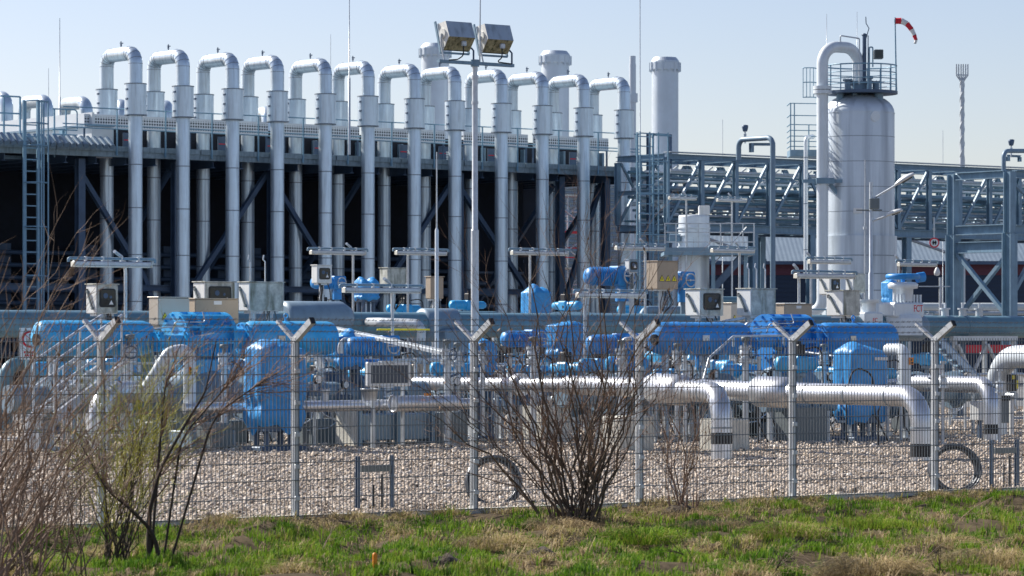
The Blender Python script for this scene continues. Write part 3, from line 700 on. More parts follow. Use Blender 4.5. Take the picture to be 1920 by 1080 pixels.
# left roof house and platform
rf = thing('roof_house', 'low white sheet roof house with corrugated edge at the left end of the deck', 'roof house', CB+U*(cu(157,3.2)-.75)+V*1.3)
MB().box((0,0,9.6),(.1,16,10.9)).box((.1,0,9.6),(1.,.1,10.9)).build('wall', PLASTER, rf)
MB().box((-.12,-.1,10.91),(1.0,16,11.0)).build('roof', GREYB, rf)
MB().box((.02,0,11.01),(.12,16,11.5)).build('parapet', PLASTER, rf)
mb = MB()
for i in range(34): mb.cyl((-10.2+i*.31,-1.6,9.98),(-10.2+i*.31,-1.1,10.34),.12,8)
mb.build('corrugated_edge', GREYB, rf)
MB().box((-.12,2.2,10.0),(-.002,2.45,10.9)).build('downpipe', RAIL, rf)
lr = thing('platform_railing', 'blue railing of the landing left of the caged ladder', 'railing', P(-30, 290, 139.0))
mm = loc2(P(68,290,139.), P(-30,290,139.)); wid = mm.x
MB().box((-2,-.2,-.15),(wid+.1,.9,0)).build('landing', STEEL, lr)
for u0 in (-1.6, .1, wid*.55, wid): MB().bar((u0,0,0),(u0,0,2.45),.07,.05).build('post', RAIL, lr)
for z in (2.45,1.75,1.25): MB().tube([(-1.8,0,z),(wid,0,z)], .035, 8).build('handrail', RAIL, lr)
r2 = thing('platform_railing', 'blue railing between the caged ladder and the first riser loop', 'railing', P(98, 290, 140.0))
w2 = loc2(P(152,290,140.), P(98,290,140.)).x+.25
for u0 in (.1, w2*.55): MB().bar((u0,0,-.1),(u0,0,1.9),.06,.05).build('post', RAIL, r2)
for z in (1.9,1.05,.85): MB().tube(fillet([(0,0,z),(w2,0,z),(w2,0,z-.8 if z > 1.5 else z-.01)], .15), .03, 8).build('handrail', RAIL, r2)
# caged ladder
lad = thing('caged_ladder', 'tall blue caged ladder up to the deck at the left', 'ladder', G(52, 137.5))
wd = loc2(P(98,0,137.5), P(52,0,137.5)).x; lw = wd*.62
def zz(py, Y): return H+(HY-py)*Y/F
for u0 in (-.15, lw): MB().bar((u0,0,0),(u0,0,zz(188,137.5)),.15,.07,(0,1,0)).build('rail', RAIL, lad)
mb = MB(); z = .4
while z < 11: mb.bar((-.15,0,z),(lw,0,z),.05,.05); z += .47
mb.build('rungs', RAIL, lad)
for dx in (0.33*lw, .66*lw, wd*.8, wd+.05):
    MB().bar((dx,-.55 if dx < lw else -.2,2.6),(dx,-.55 if dx < lw else -.2,zz(188,137.5)),.055,.04).build('cage_strap', RAIL, lad)
for z in (2.6,4.6,6.6,8.4,9.9,10.8,11.7): MB().tube([(-.15,0,z),(-.12,-.35,z),(.33*lw,-.58,z),(.7*lw,-.55,z),(wd*.85,-.28,z),(wd+.05,-.2,z),(lw,0,z)], .03, 6).build('cage_hoop', RAIL, lad)

# ------------------------------------------------------------------ scaffold and louvre house seen through under the deck
sc = thing('scaffold_tower', 'silver and red scaffold tower seen through under the right end of the deck', 'scaffold', G(1020, 176))
for a_ in (0,1.6,3.2):
    for b_ in (0,1.1): MB().tube([(a_,b_,0),(a_,b_,9.6)], .05, 8).build('standard', GALV, sc)
for k in range(5):
    MB().box((-.1,-.1,1.9+1.9*k),(3.3,1.2,1.98+1.9*k)).build('deck_board', RED if k % 2 else INOX, sc)
    m2 = MB()
    for z in (.5,1.0): m2.tube([(-.1,-.02,2+1.9*k+z),(3.3,-.02,2+1.9*k+z)], .035, 6)
    m2.build('guard_rail', GALV if k%2 else RED, sc); MB().tube([(.1,-.06,2+1.9*k),(3.1,-.06,3.8+1.9*k)], .035, 6).tube([(3.1,-.08,2+1.9*k),(.1,-.08,3.8+1.9*k)], .035, 6).build('diagonal', GALV, sc)
lv = thing('louvre_house', 'blue-grey louvred plant house behind the scaffold tower', 'plant house', G(985, 190))
mb = MB().box((0,0.3,0),(11,5,11.5)); mb.build('walls', LOUV, lv)
mb = MB()
for k in range(44): mb.add([(0,.0,.3+.25*k),(11,.0,.3+.25*k),(11,.29,.45+.25*k),(0,.29,.45+.25*k)], [(0,1,2,3)])
mb.build('louvres', LOUV, lv)

# ------------------------------------------------------------------ stacks, mast, rods
def stack(px, Y, w, yt, label, cap=True, slim=False):
    t = thing('flue_stack', label, 'chimney', G(px, Y), 0, 'flue stacks behind the plant'); s_ = S(Y); r = w/2/s_; zt = zz(yt, Y)
    mb = MB().cyl((0,0,0),(0,0,zt-.45),r,40)
    for k in range(6): mb.cyl((0,0,3+2*k),(0,0,3.04+2*k),r+.012,40)
    mb.build('shaft', STACK, t)
    if slim:
        MB().cyl((0,0,zt-.45),(0,0,zt),r*.9,20).build('cowl', STACK, t); MB().cyl((0,0,zt-2.6),(0,0,zt-2.1),r*1.5,20).build('collar', STACK, t); return
    c = MB().lathe([(r*1.1,zt-.75),(r*1.13,zt-.7),(r*1.13,zt-.3),(r*1.06,zt-.28),(r*1.06,zt-.22),(r*.85,zt),(r*.8,zt)], 40, smooth=False)
    for k in range(14): a = 6.2832*k/14; c.box((r*1.13*math.cos(a)-.05,r*1.13*math.sin(a)-.05,zt-.85),(r*1.13*math.cos(a)+.05,r*1.13*math.sin(a)+.05,zt-.3))
    c.build('cowl', STACK, t)
stack(816, 205, 52, 82, 'broad grey flue stack partly behind the floodlights')
stack(1041, 205, 52, 96, 'broad grey flue stack rising behind the tenth riser loop')
stack(1247, 200, 50, 108, 'broad pale flue stack standing free right of the riser row')
stack(1186, 190, 13, 105, 'slim grey flue stack beside the last riser loop', True, True)
def rod(px, yt, yb, Y, r, label, mat=None, zb=None):
    a = P(px, yb, Y) if zb is None else G(px, Y)+Z*zb; b = P(px, yt, Y); h = (b-a).z
    o = MB().tube([(0,0,0),(0,0,h*.45),(0,0,h*.451),(0,0,h)], [r,r*.9,r*.5,r*.35], 8).build('lightning_rod', mat or GALV, None, a); tag(o, label, 'lightning rod', 'lightning rods')
rod(112, 34, 200, 150, .045, 'tall lightning rod at the left, above the ladder cage', None, 9.9); rod(91, 128, 190, 155, .03, 'short lightning rod left of the tall left one', None, 9.9)
rod(620, 64, 110, 170, .03, 'short lightning rod above the fifth and sixth riser loops', None, 0); rod(655, -30, 290, 141.5, .055, 'lightning rod crossing the sixth riser loop, running out of the top edge')
rod(1200, -40, 250, 150, .055, 'tall lightning rod right of the last riser loop', None, 0); rod(1355, 224, 290, 165, .03, 'lightning rod on the pipe bridge left of the high pipe loop', None, 0)
rod(1768, 245, 312, 170, .03, 'lightning rod on the pipe bridge between windsock and antenna mast', None, 0); rod(1550, 26, 172, 118.5, .022, 'lightning rod over the vessel pipe bend'); rod(1607, 22, 172, 118.6, .02, 'thin lightning rod above the vessel beside the vent pipe')
for r_ in range(1):
    a = G(819, 72); t = thing('rod_mast', 'slender white mast in two diameters left of the floodlight mast', 'mast', a, 0)
    MB().tube([(0,0,0),(0,0,zz(432,72)),(0,0,zz(431,72)+.04)], [.045,.04,.02], 12).build('pole', WPIPE, t); MB().tube([(0,0,zz(431,72)),(0,0,zz(285,72))], [.018,.012], 8).build('tip', GALV, t)
mt = thing('antenna_mast', 'twisted lattice antenna mast with a fork of aerials on the skyline at the right', 'antenna mast', G(1804, 185), 0)
zb, zt = zz(330,185), zz(150,185); r = .17
MB().tube([(0,0,0),(0,0,zb+1)], [.2,.15], 14).build('foot', GALV, mt)
mb = MB().tube([(0,0,zb+1),(0,0,zt)], .12, 10)
for q in range(2):
    mb.tube([(.095*math.cos(k*.21+q*math.pi),.095*math.sin(k*.21+q*math.pi),zb+1+(zt-zb-1)*k/80) for k in range(81)], .05, 6)
mb.build('lattice', GALV, mt)
for x in (-.31,-.19,-.06,.06,.19,.31): MB().tube([(0,0,zt-.3),(x*.4,0,zt),(x,0,zt+.25),(x,0,zt+.87)], .042, 6).build('aerial', GALV, mt)
MB().box((-.34,-.05,zt+.25),(.34,.05,zt+.31)).build('crossbar', GALV, mt)

# ------------------------------------------------------------------ pipe bridge
RB = G(1240, 150); RW = 3.4
def ru(px, v=0.): b = RB+V*v; k = (px-960)/F; return (k*b.y-b.x)/(U.x-k*U.y)
br = thing('pipe_bridge', 'long blue-grey steel lattice pipe bridge running off to the right edge', 'pipe bridge', RB)
zb, zt = 7.0, 10.15; a, b = ru(1250), 31.0
for v in (0, RW):
    MB().ibeam((a,v,zt),(b,v,zt),.22,.26,.03).build('top_chord', STEEL, br); MB().ibeam((a,v,zb),(b,v,zb),.36,.28,.035).build('bottom_chord', STEELD if v else STEEL, br)
nb = 15; st = (b-a)/nb
for i in range(nb+1):
    for v in (0, RW): MB().ibeam((a+i*st,v,zb+.19),(a+i*st,v,zt-.16),.22,.2,.03,(0,1,0)).build('post', STEEL, br)
    for z, q in ((zb,.25),(zt,.25),(8.6,.2)): MB().ibeam((a+i*st,.15,z),(a+i*st,RW-.15,z),q,.2,.03).build('cross_beam', STEEL, br)
for i in range(nb):
    for v in (0, RW):
        q = (zb+.25, zt-.2) if i not in (4,5,6,12) else (zt-.2, zb+.25)
        MB().bar((a+i*st+.1,v,q[0]),(a+(i+1)*st-.1,v,q[1]),.10,.12).build('diagonal', STEEL, br)
        if v: MB().bar((a+i*st+.1,v-.13,q[1]),(a+(i+1)*st-.1,v-.13,q[0]),.09,.10).build('diagonal', STEEL, br)
        else: MB().bar((a+i*st+.1,1.45,8.7),(a+(i+1)*st-.1,1.45,zt-.3),.07,.07).bar((a+i*st+.1,1.45,8.5),(a+(i+1)*st-.1,1.45,7.2),.07,.07).build('wind_brace', GALV, br)
MB().box((a,-.25,zt+.17),(b,.2,zt+.21)).build('edge_flashing', GALV, br)
MB().tube([(a,.55,zb+1.2),(b,.55,zb+1.2)], .04, 6).tube([(a,.55,zb+.75),(b,.55,zb+.75)], .03, 6).build('walkway_rail', GALV, br)
for i, px in enumerate((1412,1520,1700,1893)):
    for v in (0, RW): MB().ibeam((ru(px),v,0),(ru(px),v,zb-.19),.34,.32,.04,(0,1,0)).build('column', STEEL, br)
rr = random.Random(5); lev = [7.35,7.6,7.88,8.15,8.45,8.8,9.05,9.32,9.58]; k = 0
WH = ('lowest','second','third','fourth','fifth','sixth','seventh','eighth','top')
for i, z in enumerate(lev):
    for j, (v, nm) in enumerate(((.55,'near side'),(1.7,'middle'),(2.75,'far side'))):
        if (i*2+j) % 9 == 5: continue
        r = rr.choice((.05,.06,.075,.10)) if j != 1 else rr.choice((.035,.05)); mt_ = (STEEL,TEAL,GALV,STEEL,GREYB,WPIPE,TEAL)[(i*2+j*3)%7]
        vv_ = v+rr.uniform(-.25,.25); x0 = a+rr.uniform(0,.5)
        o = MB().tube([(0,0,0),(b-x0,0,0)], r, 12).build('bridge_pipe', mt_, None, RB+U*x0+V*vv_+Z*(z+rr.uniform(-.05,.05)), TH)
        tag(o, '%s pipe from the bottom on the %s of the pipe bridge%s' % (WH[i], nm, ', white' if mt_ is WPIPE else ', zinc grey' if mt_ is GALV else ', blue-grey'), 'pipe', 'pipes carried in the pipe bridge')
for i,(z,v) in enumerate(((8.72,1.1),(9.3,2.1),(7.25,2.0))):
    mb = MB().box((0,-.2,0),(b-a,.2,.02)).box((0,-.21,0),(b-a,-.202,.09)).box((0,.202,0),(b-a,.21,.09)); o = mb.build('cable_tray', STEEL, None, RB+U*a+V*v+Z*z, TH)
    tag(o, ('wide cable tray at mid height in the pipe bridge','upper cable tray on the far side of the pipe bridge','lowest cable tray at the bottom of the pipe bridge')[i], 'cable tray', 'cable trays in the pipe bridge')
# access ladder cage at the left end of the bridge
t = thing('caged_ladder', 'dark blue caged ladder beside the last riser loop, up to the pipe bridge', 'ladder', G(1195, 148))
w_ = .9
for x in (0,w_): MB().bar((x,0,0),(x,0,zz(248,148)),.09,.06,(0,1,0)).build('rail', RAIL, t)
mb = MB(); z = .4
while z < 10.9: mb.bar((0,0,z),(w_,0,z),.045,.045); z += .42
mb.build('rungs', RAIL, t)
for x in (-.35,.2,.7,1.25): MB().bar((x,-.6,3),(x,-.6,zz(248,148)),.05,.04).build('cage_strap', RAIL, t)
for z in (3,4.8,6.6,8.4,9.8,11): MB().tube([(0,0,z),(-.35,-.6,z),(1.25,-.6,z),(w_,0,z)], .03, 6).build('cage_hoop', RAIL, t)
# stair tower frame right of the ladder
t = thing('stair_frame', 'open blue steel frame with two posts behind the ladder at the bridge end', 'steel frame', G(1216, 152))
for x in (0,1.25): MB().ibeam((x,0,0),(x,0,zz(250,152)),.16,.14,.02,(0,1,0)).build('post', STEELD, t)
for z in (4,6.9,9.9,11.2): MB().tube([(0,-.1,z),(1.25,-.1,z)], .04, 6).build('rail', RAIL, t)
MB().bar((0,-.15,6.2),(1.25,-.15,8.4),.12,.12).build('stringer', STEEL, t)
# high pipe loops over the bridge
p = [G(1449,146.5), P(1449,258,146.5), P(1385,262,148.5), P(1385,300,148.5)]
pipe('grey pipe rising from the ground and looping over the pipe bridge', p, .115, GREYB, .35, 16, 0, name='pipe_loop', group='pipe loops over the bridge')
t = tag(MB().ibeam((0,0,10.2),(0,0,zz(268,148)),.16,.16,.02,(0,1,0)).ibeam((.09,0,zz(266,148)-.1),(.95,-.5,zz(266,148)-.1),.12,.12,.02).build('loop_support', STEEL, None, G(1409,148), TH), 'small steel bracket under the left pipe loop on the bridge', 'pipe support')
p = [P(1882,330,151), P(1882,283,151), P(1960,283,153), P(1960,330,153)]
pipe('grey pipe loop over the bridge cut by the right edge', p, .10, GREYB, .3, 16, 0, name='pipe_loop', group='pipe loops over the bridge')
mb = MB()
for x in (0,.75): mb.ibeam((x,0,10.1),(x,0,zz(293,153)),.14,.14,.02,(0,1,0))
mb.ibeam((-.07,0,zz(291,153)),(.82,0,zz(291,153)),.1,.12,.02); tag(mb.build('loop_support', STEEL, None, G(1890,153.5), TH), 'two-legged steel bracket under the right pipe loop', 'pipe support')
for px, yb, yt, Y, lb in ((1397,256,235,149,'small siren on a stalk above the left pipe loop'),(1896,282,262,153,'small siren on a stalk above the right pipe loop')):
    c = P(px, yb, Y); h = (yb-yt)/S(Y); t = thing('siren', lb, 'siren', c, 0, 'sirens above the bridge'); MB().cyl((0,0,-.3),(0,0,h*.5),.035,8).box((-.06,-.04,0),(.06,.04,.12)).build('stalk', GALV, t); MB().lathe([(.09,h*.45),(.10,h*.5),(.14,h*.8),(.14,h),(.06,h+.02)],16).build('horn', STEELD, t)

# ------------------------------------------------------------------ portal frame at the right
Yp = 146.; PB = G(1893, Yp); t = thing('steel_portal', 'tall cross-braced steel portal frame under the pipe bridge near the right edge', 'steel frame', PB)
kk = (1787-960)/F; D = (kk*PB.y-PB.x)/(V.x-kk*V.y)
zt = zz(322,Yp)
for v in (0, D):
    MB().ibeam((0,v,0),(0,v,zz(438,Yp)),.52,.44,.05,(0,1,0)).build('lower_column', STEEL, t); MB().ibeam((0,v,zz(436,Yp)),(0,v,zt),.42,.36,.05,(0,1,0)).build('upper_column', STEEL, t)
for py, h in ((326,.34),(429,.42),(462,.5)): MB().ibeam((0,.25,zz(py,Yp)),(0,D-.25,zz(py,Yp)),h,.3,.04).build('cross_beam', STEEL, t)
MB().bar((0,.2,zz(590,Yp)),(0,D-.25,zz(473,Yp)),.2,.16).build('brace', STEEL, t); MB().bar((.18,D-.25,zz(590,Yp)),(.18,.2,zz(473,Yp)),.2,.16).build('brace', STEEL, t)
MB().box((-.5,-.1,-.1),(.5,.45,.6), .05).box((-.5,D-.45,-.1),(.5,D+.1,.6), .05).build('footing', CONC, t)
mb = MB().ibeam((.3,0,zz(430,Yp)),(10,0,zz(430,Yp)),.42,.3,.04).ibeam((.3,0,zz(326,Yp)),(10,0,zz(326,Yp)),.34,.3,.04).bar((.3,0,zz(345,Yp)),(3.2,0,zz(425,Yp)),.14,.12).bar((.3,.0,zz(545,Yp)),(1.9,.0,zz(455,Yp)),.2,.16); mb.build('runner_beam', STEEL, t)
for lb, px, py, Y in (('round white sign with a red ring on the beam below the pipe bridge', 1752, 455, 149.5),):
    c = P(px, py, Y); t = thing('round_sign', lb, 'sign', c, 0)
    r = 7.6/S(Y)*1.25; MB().cyl((0,.03,0),(0,0,0),r,32).build('red_ring', RED, t); MB().cyl((0,0,0),(0,-.012,0),r*.74,32).build('white_face', SIGNW, t)
    MB().box((-r*.34,-.022,-r*.4),(-r*.1,-.0125,r*.4)).box((r*.1,-.022,-r*.4),(r*.34,-.0125,r*.4)).box((-r*.42,-.022,-.03),(r*.42,-.0225+.009,.03)).build('black_mark', BLACK, t)
    MB().bar((0,.05,-r),(0,.05,r+.9),.05,.03).build('bracket', GALV, t)
# ------------------------------------------------------------------ hall behind
HBk = G(1180, 200); t = thing('long_hall', 'long low hall with pale ribbed roof, red band and dark blue wall behind the vessel', 'hall', HBk, 0)
ln = 60.; MB().box((0,0,0),(ln,14,5.80)).build('blue_wall', HBLUEC, t); MB().box((-.03,-.04,5.81),(ln,14,6.5)).build('red_band', HREDC, t)
mb = MB().add([(-.5,-.6,6.58),(ln,-.6,6.58),(ln,9,9.6),(-.5,9,9.6),(ln,18.6,6.58),(-.5,18.6,6.58),(-.5,-.6,6.51),(ln,-.6,6.51),(ln,18.6,6.51),(-.5,18.6,6.51)], [(0,1,2,3),(3,2,4,5),(6,7,1,0),(0,3,5,9,6),(1,7,8,4,2),(7,6,9,8)]); mb.build('roof', ROOFC, t)
MB().box((-.5,-.78,6.42),(ln,-.61,6.62)).build('gutter', STEELD, t)
for x in (1.5, 13.5, 21): MB().bar((x+6.5,-.55,6.68),(x,8.9,9.66),.16,.10).build('roof_seam', HBLUE, t)
o = MB().tube([(0,0,0),(60,0,0)], .19, 14).build('ground_pipe', WPIPE, None, P(1385,575,165), 0); tag(o, 'long white pipe running low in front of the hall wall', 'pipe')
o = MB().tube([(0,0,0),(60,0,0)], .10, 12).build('ground_pipe', GALV, None, P(1655,587,160), 0); tag(o, 'thin grey pipe below the long white one in front of the hall', 'pipe')

# ------------------------------------------------------------------ upright vessel
Yv = 118.; VB = G(1611, Yv); s_ = S(Yv); r = 66/s_; zv = lambda py: zz(py, Yv)
ves = thing('separator_vessel', 'tall silver-white domed upright vessel with a round top platform', 'vessel', VB, 0)
mb = MB(); prof = [(r,zv(445)),(r,zv(213))]
hd = zv(176)-zv(213)
for k in range(1,9): a_ = k/8*math.pi/2; prof.append((r*math.cos(a_)**.85+.001, zv(213)+hd*math.sin(a_)))
mb.lathe(prof, 64); mb.cyl((0,0,zv(214)),(0,0,zv(212.4)),r+.012,56); mb.m = 1
for py in (258,305,352,398): mb.cyl((0,0,zv(py)-.010),(0,0,zv(py)+.010),r+.004,56)
mb.m = 0; mb.build('shell', [VESS, SEAM], ves)
MB().box((-.32,-r-.035,zv(402)),(-.02,-r+.06,zv(392)), .01).build('name_plate', SIGNW, ves)
mb = MB().cyl((0,0,0),(0,0,zv(443)),r+.085,56)
mb.m = 1
for py in (480,514,545): mb.cyl((0,0,zv(py)-.015),(0,0,zv(py)+.015),r+.097,56)
mb.m = 0; mb.build('skirt', [VESS, SEAM], ves)
a_ = .36; MB().cyl((r*math.sin(a_)*.95,-r*math.cos(a_)*.95,zv(222)),(r*math.sin(a_)*1.03,-r*math.cos(a_)*1.03,zv(222)),.18,28).build('manhole_cover', WPIPE, ves)
for x, rl in ((-.72,.13),(.62,.16),(-.2,.10)): MB().cyl((x,-.55,zv(198)),(x,-.55,zv(177.5)),rl,20).build('platform_leg', STEEL, ves)
pf = MB().cyl((.05,0,zv(177)),(.05,0,zv(172)),r+.06,40).build('top_platform', STEELD, ves)
mb = MB(); R_ = r+.02
for py in (124,138,150,160): mb.torus((.05,0,zv(py)),(0,0,1),R_,.018 if py > 124 else .026,48,6)
mb.build('guard_rails', RAIL, pf)
mb = MB()
for k in range(16): a_ = 6.2832*k/16+.1; mb.bar((.05+R_*math.cos(a_),R_*math.sin(a_),zv(172)),(.05+R_*math.cos(a_),R_*math.sin(a_),zv(124)),.04,.025)
mb.build('rail_posts', RAIL, pf)
MB().cyl((-.05,-.2,zv(172)),(-.05,-.2,zv(158)),.30,20).flange((-.05,-.2,zv(156)),(0,0,1),.36,.08,24,12).build('top_nozzle', GREYB, ves)
for x, y, py, rl in ((-.45,-.5,152,.11),(.3,-.6,148,.08),(.55,-.3,155,.12)): MB().cyl((x,y,zv(172)),(x,y,zv(py)),rl,14).flange((x,y,zv(py)),(0,0,1),rl*1.6,.05,16,8,.012).build('top_nozzle', GREYB, ves)
p = [VB+Vector(((1537-1611)/s_,-1.0,zv(545))), VB+Vector(((1537-1611)/s_,-1.0,zv(91))), VB+Vector((-.05,-.2,zv(91))), VB+Vector((-.05,-.2,zv(157)))]
p = [p[0]-Vector((.0,0,0))]+p[1:]; p = [P(1500,585,117.6), P(1537,585,117)*1]+[p[1],p[2],p[3]]
p[1].z = p[0].z; p[1].x = p[2].x; p[1].y = p[2].y
pipe('thick silver-white pipe bend climbing the side of the upright vessel and over its top', p, .20, WPIPE, .62, 24, 0, (), ((1,.835,1.6),), 'vessel_pipe')
pipe('thin white pipe running up beside the thick vessel pipe', [P(1511,520,117.5), P(1511,258,117.5), P(1524,256,118.5)], .075, WPIPE, .2, 16, 1.6, (), (), 'vessel_pipe')
pipe('thin handrail-like tube over the top of the thick vessel pipe bend', [VB+Vector(((1572-1611)/s_,-.7,zv(82))), VB+Vector(((1572-1611)/s_,-.7,zv(70))), VB+Vector(((1608-1611)/s_,-.6,zv(75))), VB+Vector(((1608-1611)/s_,-.6,zv(160)))], .025, GALV, .05, 10, 0, (), (), 'thin_tube')
# clamp bracket on the pipe
o = MB().box((-.75,-.12,-.06),(1.1,.0,.06)).box((-.3,-.34,-.1),(.32,-.12,.1)).bar((.2,.0,-.1),(1.15,.35,-1.3),.12,.12).build('pipe_bracket', STEEL, None, VB+Vector(((1541-1611)/s_,-.9,zv(342)))); tag(o, 'blue-grey clamp bracket tying the thick pipe to the vessel', 'pipe bracket')
# side landing with cage
ld = thing('side_landing', 'railed landing platform on the side of the upright vessel', 'platform', VB+Vector(((1481-1611)/s_,.3,zv(281))), 0)
lw = (1545-1481)/s_
MB().box((0,-.4,-.22),(lw,.9,0)).build('deck', STEEL, ld)
for x in (.02,.15,lw*.55): MB().bar((x,-.38,0),(x,-.38,1.6 if x < .2 else .85),.04,.04).build('post', RAIL, ld)
for z in (.12,.3,.48,.68,.88,1.2,1.62): MB().tube([(0,-.38,z),(lw,-.38,z-.02)], .018, 6).tube([(0,-.38,z),(0,.88,z)], .018, 6).build('guard_rail', RAIL, ld)
cg = thing('ladder_cage', 'ladder cage rising from the side landing to the top platform of the vessel', 'ladder', VB+Vector(((1505-1611)/s_,.1,zv(195))), 0)
for x in (0,.12,.24,.36): MB().bar((x,-.3+.1*abs(x-.2),zv(183)-zv(195)),(x,-.3+.1*abs(x-.2),zv(128)-zv(195)),.025,.025).build('strap', RAIL, cg)
for py in (183,155,128): MB().tube([(0,-.2,zv(py)-zv(195)),(.06,-.32,zv(py)-zv(195)),(.36,-.3,zv(py)-zv(195)),(.6,.2,zv(py)-zv(195))], .02, 6).build('hoop', RAIL, cg)
# vent, floodlight, windsock on the platform
t = thing('vent_pipe', 'dark vent pipe with whip aerial on top of the vessel platform', 'vent pipe', VB+Vector(((1619-1611)/s_,-.3,zv(172))), 0)
h = zv(68)-zv(172); MB().tube([(0,0,0),(0,0,h)], .07, 12).lathe([(.07,h-.02),(.1,h),(.1,h+.04),(.02,h+.08)],12).build('tube', STEELD, t)
MB().tube([(.06,0,h*.95),(.16,0,h+.25),(.06,0,h+.42),(.05,0,zv(33)-zv(172))], .018, 6).tube([(.13,0,0),(.13,0,h)], .018, 6).build('whip_aerial', STEELD, t)
t = thing('floodlight', 'single floodlight box on a bent tube above the vessel platform', 'floodlight', VB+Vector(((1628-1611)/s_,-.35,zv(165))), 0)
MB().tube(fillet([(0,0,0),(0,0,zv(90)-zv(165)),(.12,0,zv(90)-zv(165)),(.12,0,.7)], .04), .025, 8).build('tube', RAIL, t)
MB().box((.16,-.2,.98),(.47,.15,1.30), .02).build('housing', GREYBOX, t); MB().box((.19,-.215,1.01),(.44,-.201,1.27)).build('lens', GLASS, t)
ws = thing('windsock', 'red and white windsock drooping from a thin pole beside the vessel platform', 'windsock', VB+Vector(((1679-1611)/s_,-.3,zv(175))), 0)
h = zv(34)-zv(175); MB().tube([(0,0,0),(-.05,0,h)], [.03,.022], 8).build('pole', RAIL, ws)
cl = [(1676,41),(1688,41),(1698,46),(1707,57),(1712,68),(1715,77),(1713,83)]; rr_ = [6,6,5.3,4.6,4,3.2,2.6]
org = VB+Vector(((1679-1611)/s_,-.3,zv(175))); pts = [Vector(((x-1679)/s_,-.02*i,zv(y)-zv(175))) for i,(x,y) in enumerate(cl)]
for i in range(6):
    MB().tube([pts[i],pts[i].lerp(pts[i+1],.5)+Vector((0,.01,.005)),pts[i+1]], [rr_[i]/s_,(rr_[i]+rr_[i+1])/2/s_*.93,rr_[i+1]/s_], 14, False).build('sock_band', RED if i % 2 == 0 else SIGNW, ws)
MB().torus(pts[0],(1,0,0),6/s_,.012,18,6).build('hoop', STEELD, ws)

# ------------------------------------------------------------------ small white drum tower with a platform
Yd = 124.; DB = G(1301, Yd); s_ = S(Yd); zd = lambda py: zz(py, Yd)
dr = thing('drum_filter', 'small white upright drum on a railed platform in front of the pipe bridge', 'drum filter', DB, 0); r = 29/s_
mb = MB().lathe([(r*1.0,0),(r,zd(408)),(r*.97,zd(404)),(.01,zd(402))], 36)
for py in (428,442,463): mb.cyl((0,0,zd(py)-.02),(0,0,zd(py)+.02),r+.05,36)
mb.build('drum', WPIPE, dr)
MB().box((r*.3,-.3,zd(404)),(r*1.0,.2,zd(386)), .02).build('top_box', WHITE, dr); MB().cyl((-.1,-r*.9,zd(440)),(-.1,-r*1.08,zd(440)),.2,20).build('hand_hole', WPIPE, dr); MB().cyl((-r*1.6,-.2,zd(447)),(-r*.9,-.2,zd(447)),.17,16).build('side_nozzle', GREYB, dr)
t = thing('platform', 'grated platform with railings around the white drum', 'platform', P(1245,472,Yd-1.2), 0)
w = (1415-1245)/S(Yd-1.2)
MB().box((0,-.1,-.12),(w,2.6,.0)).build('grating', STEEL, t)
for k in range(9): MB().bar((.03+(w-.06)*k/8,-.1,0),(.03+(w-.06)*k/8,-.1,1.02),.04,.03).build('post', GALV, t)
for z in (.35,.7,1.02): MB().tube([(0,-.1,z),(w,-.1,z)], .022, 6).build('guard_rail', GALV, t)
MB().box((0,-.12,0.002),(w,-.105,.15)).build('toe_board', GREYB, t)
for x in (.25,w*.55,w-.3): MB().ibeam((x,.4,-2.6-.5),(x,.4,-.12),.16,.14,.02,(0,1,0)).build('leg', STEEL, t)
t = thing('access_stair', 'dark steel stair climbing to the drum platform', 'stair', P(1335,545,Yd-.8), 0)
q = (P(1400,472,Yd-.8)-P(1335,545,Yd-.8)); MB().bar((0,0,0),q,.07,.24).bar((0,.8,0),q+Vector((0,.8,0)),.07,.24).build('stringer', STEELD, t)
mb = MB()
for k in range(8): c = q*(k+.5)/8; mb.box((c.x-.1,.04,c.z-.02),(c.x+.12,.76,c.z+.02))
mb.build('treads', STEEL, t); MB().tube([(0,0,.9),q+Vector((0,0,.9))], .022, 6).build('handrail', GALV, t)
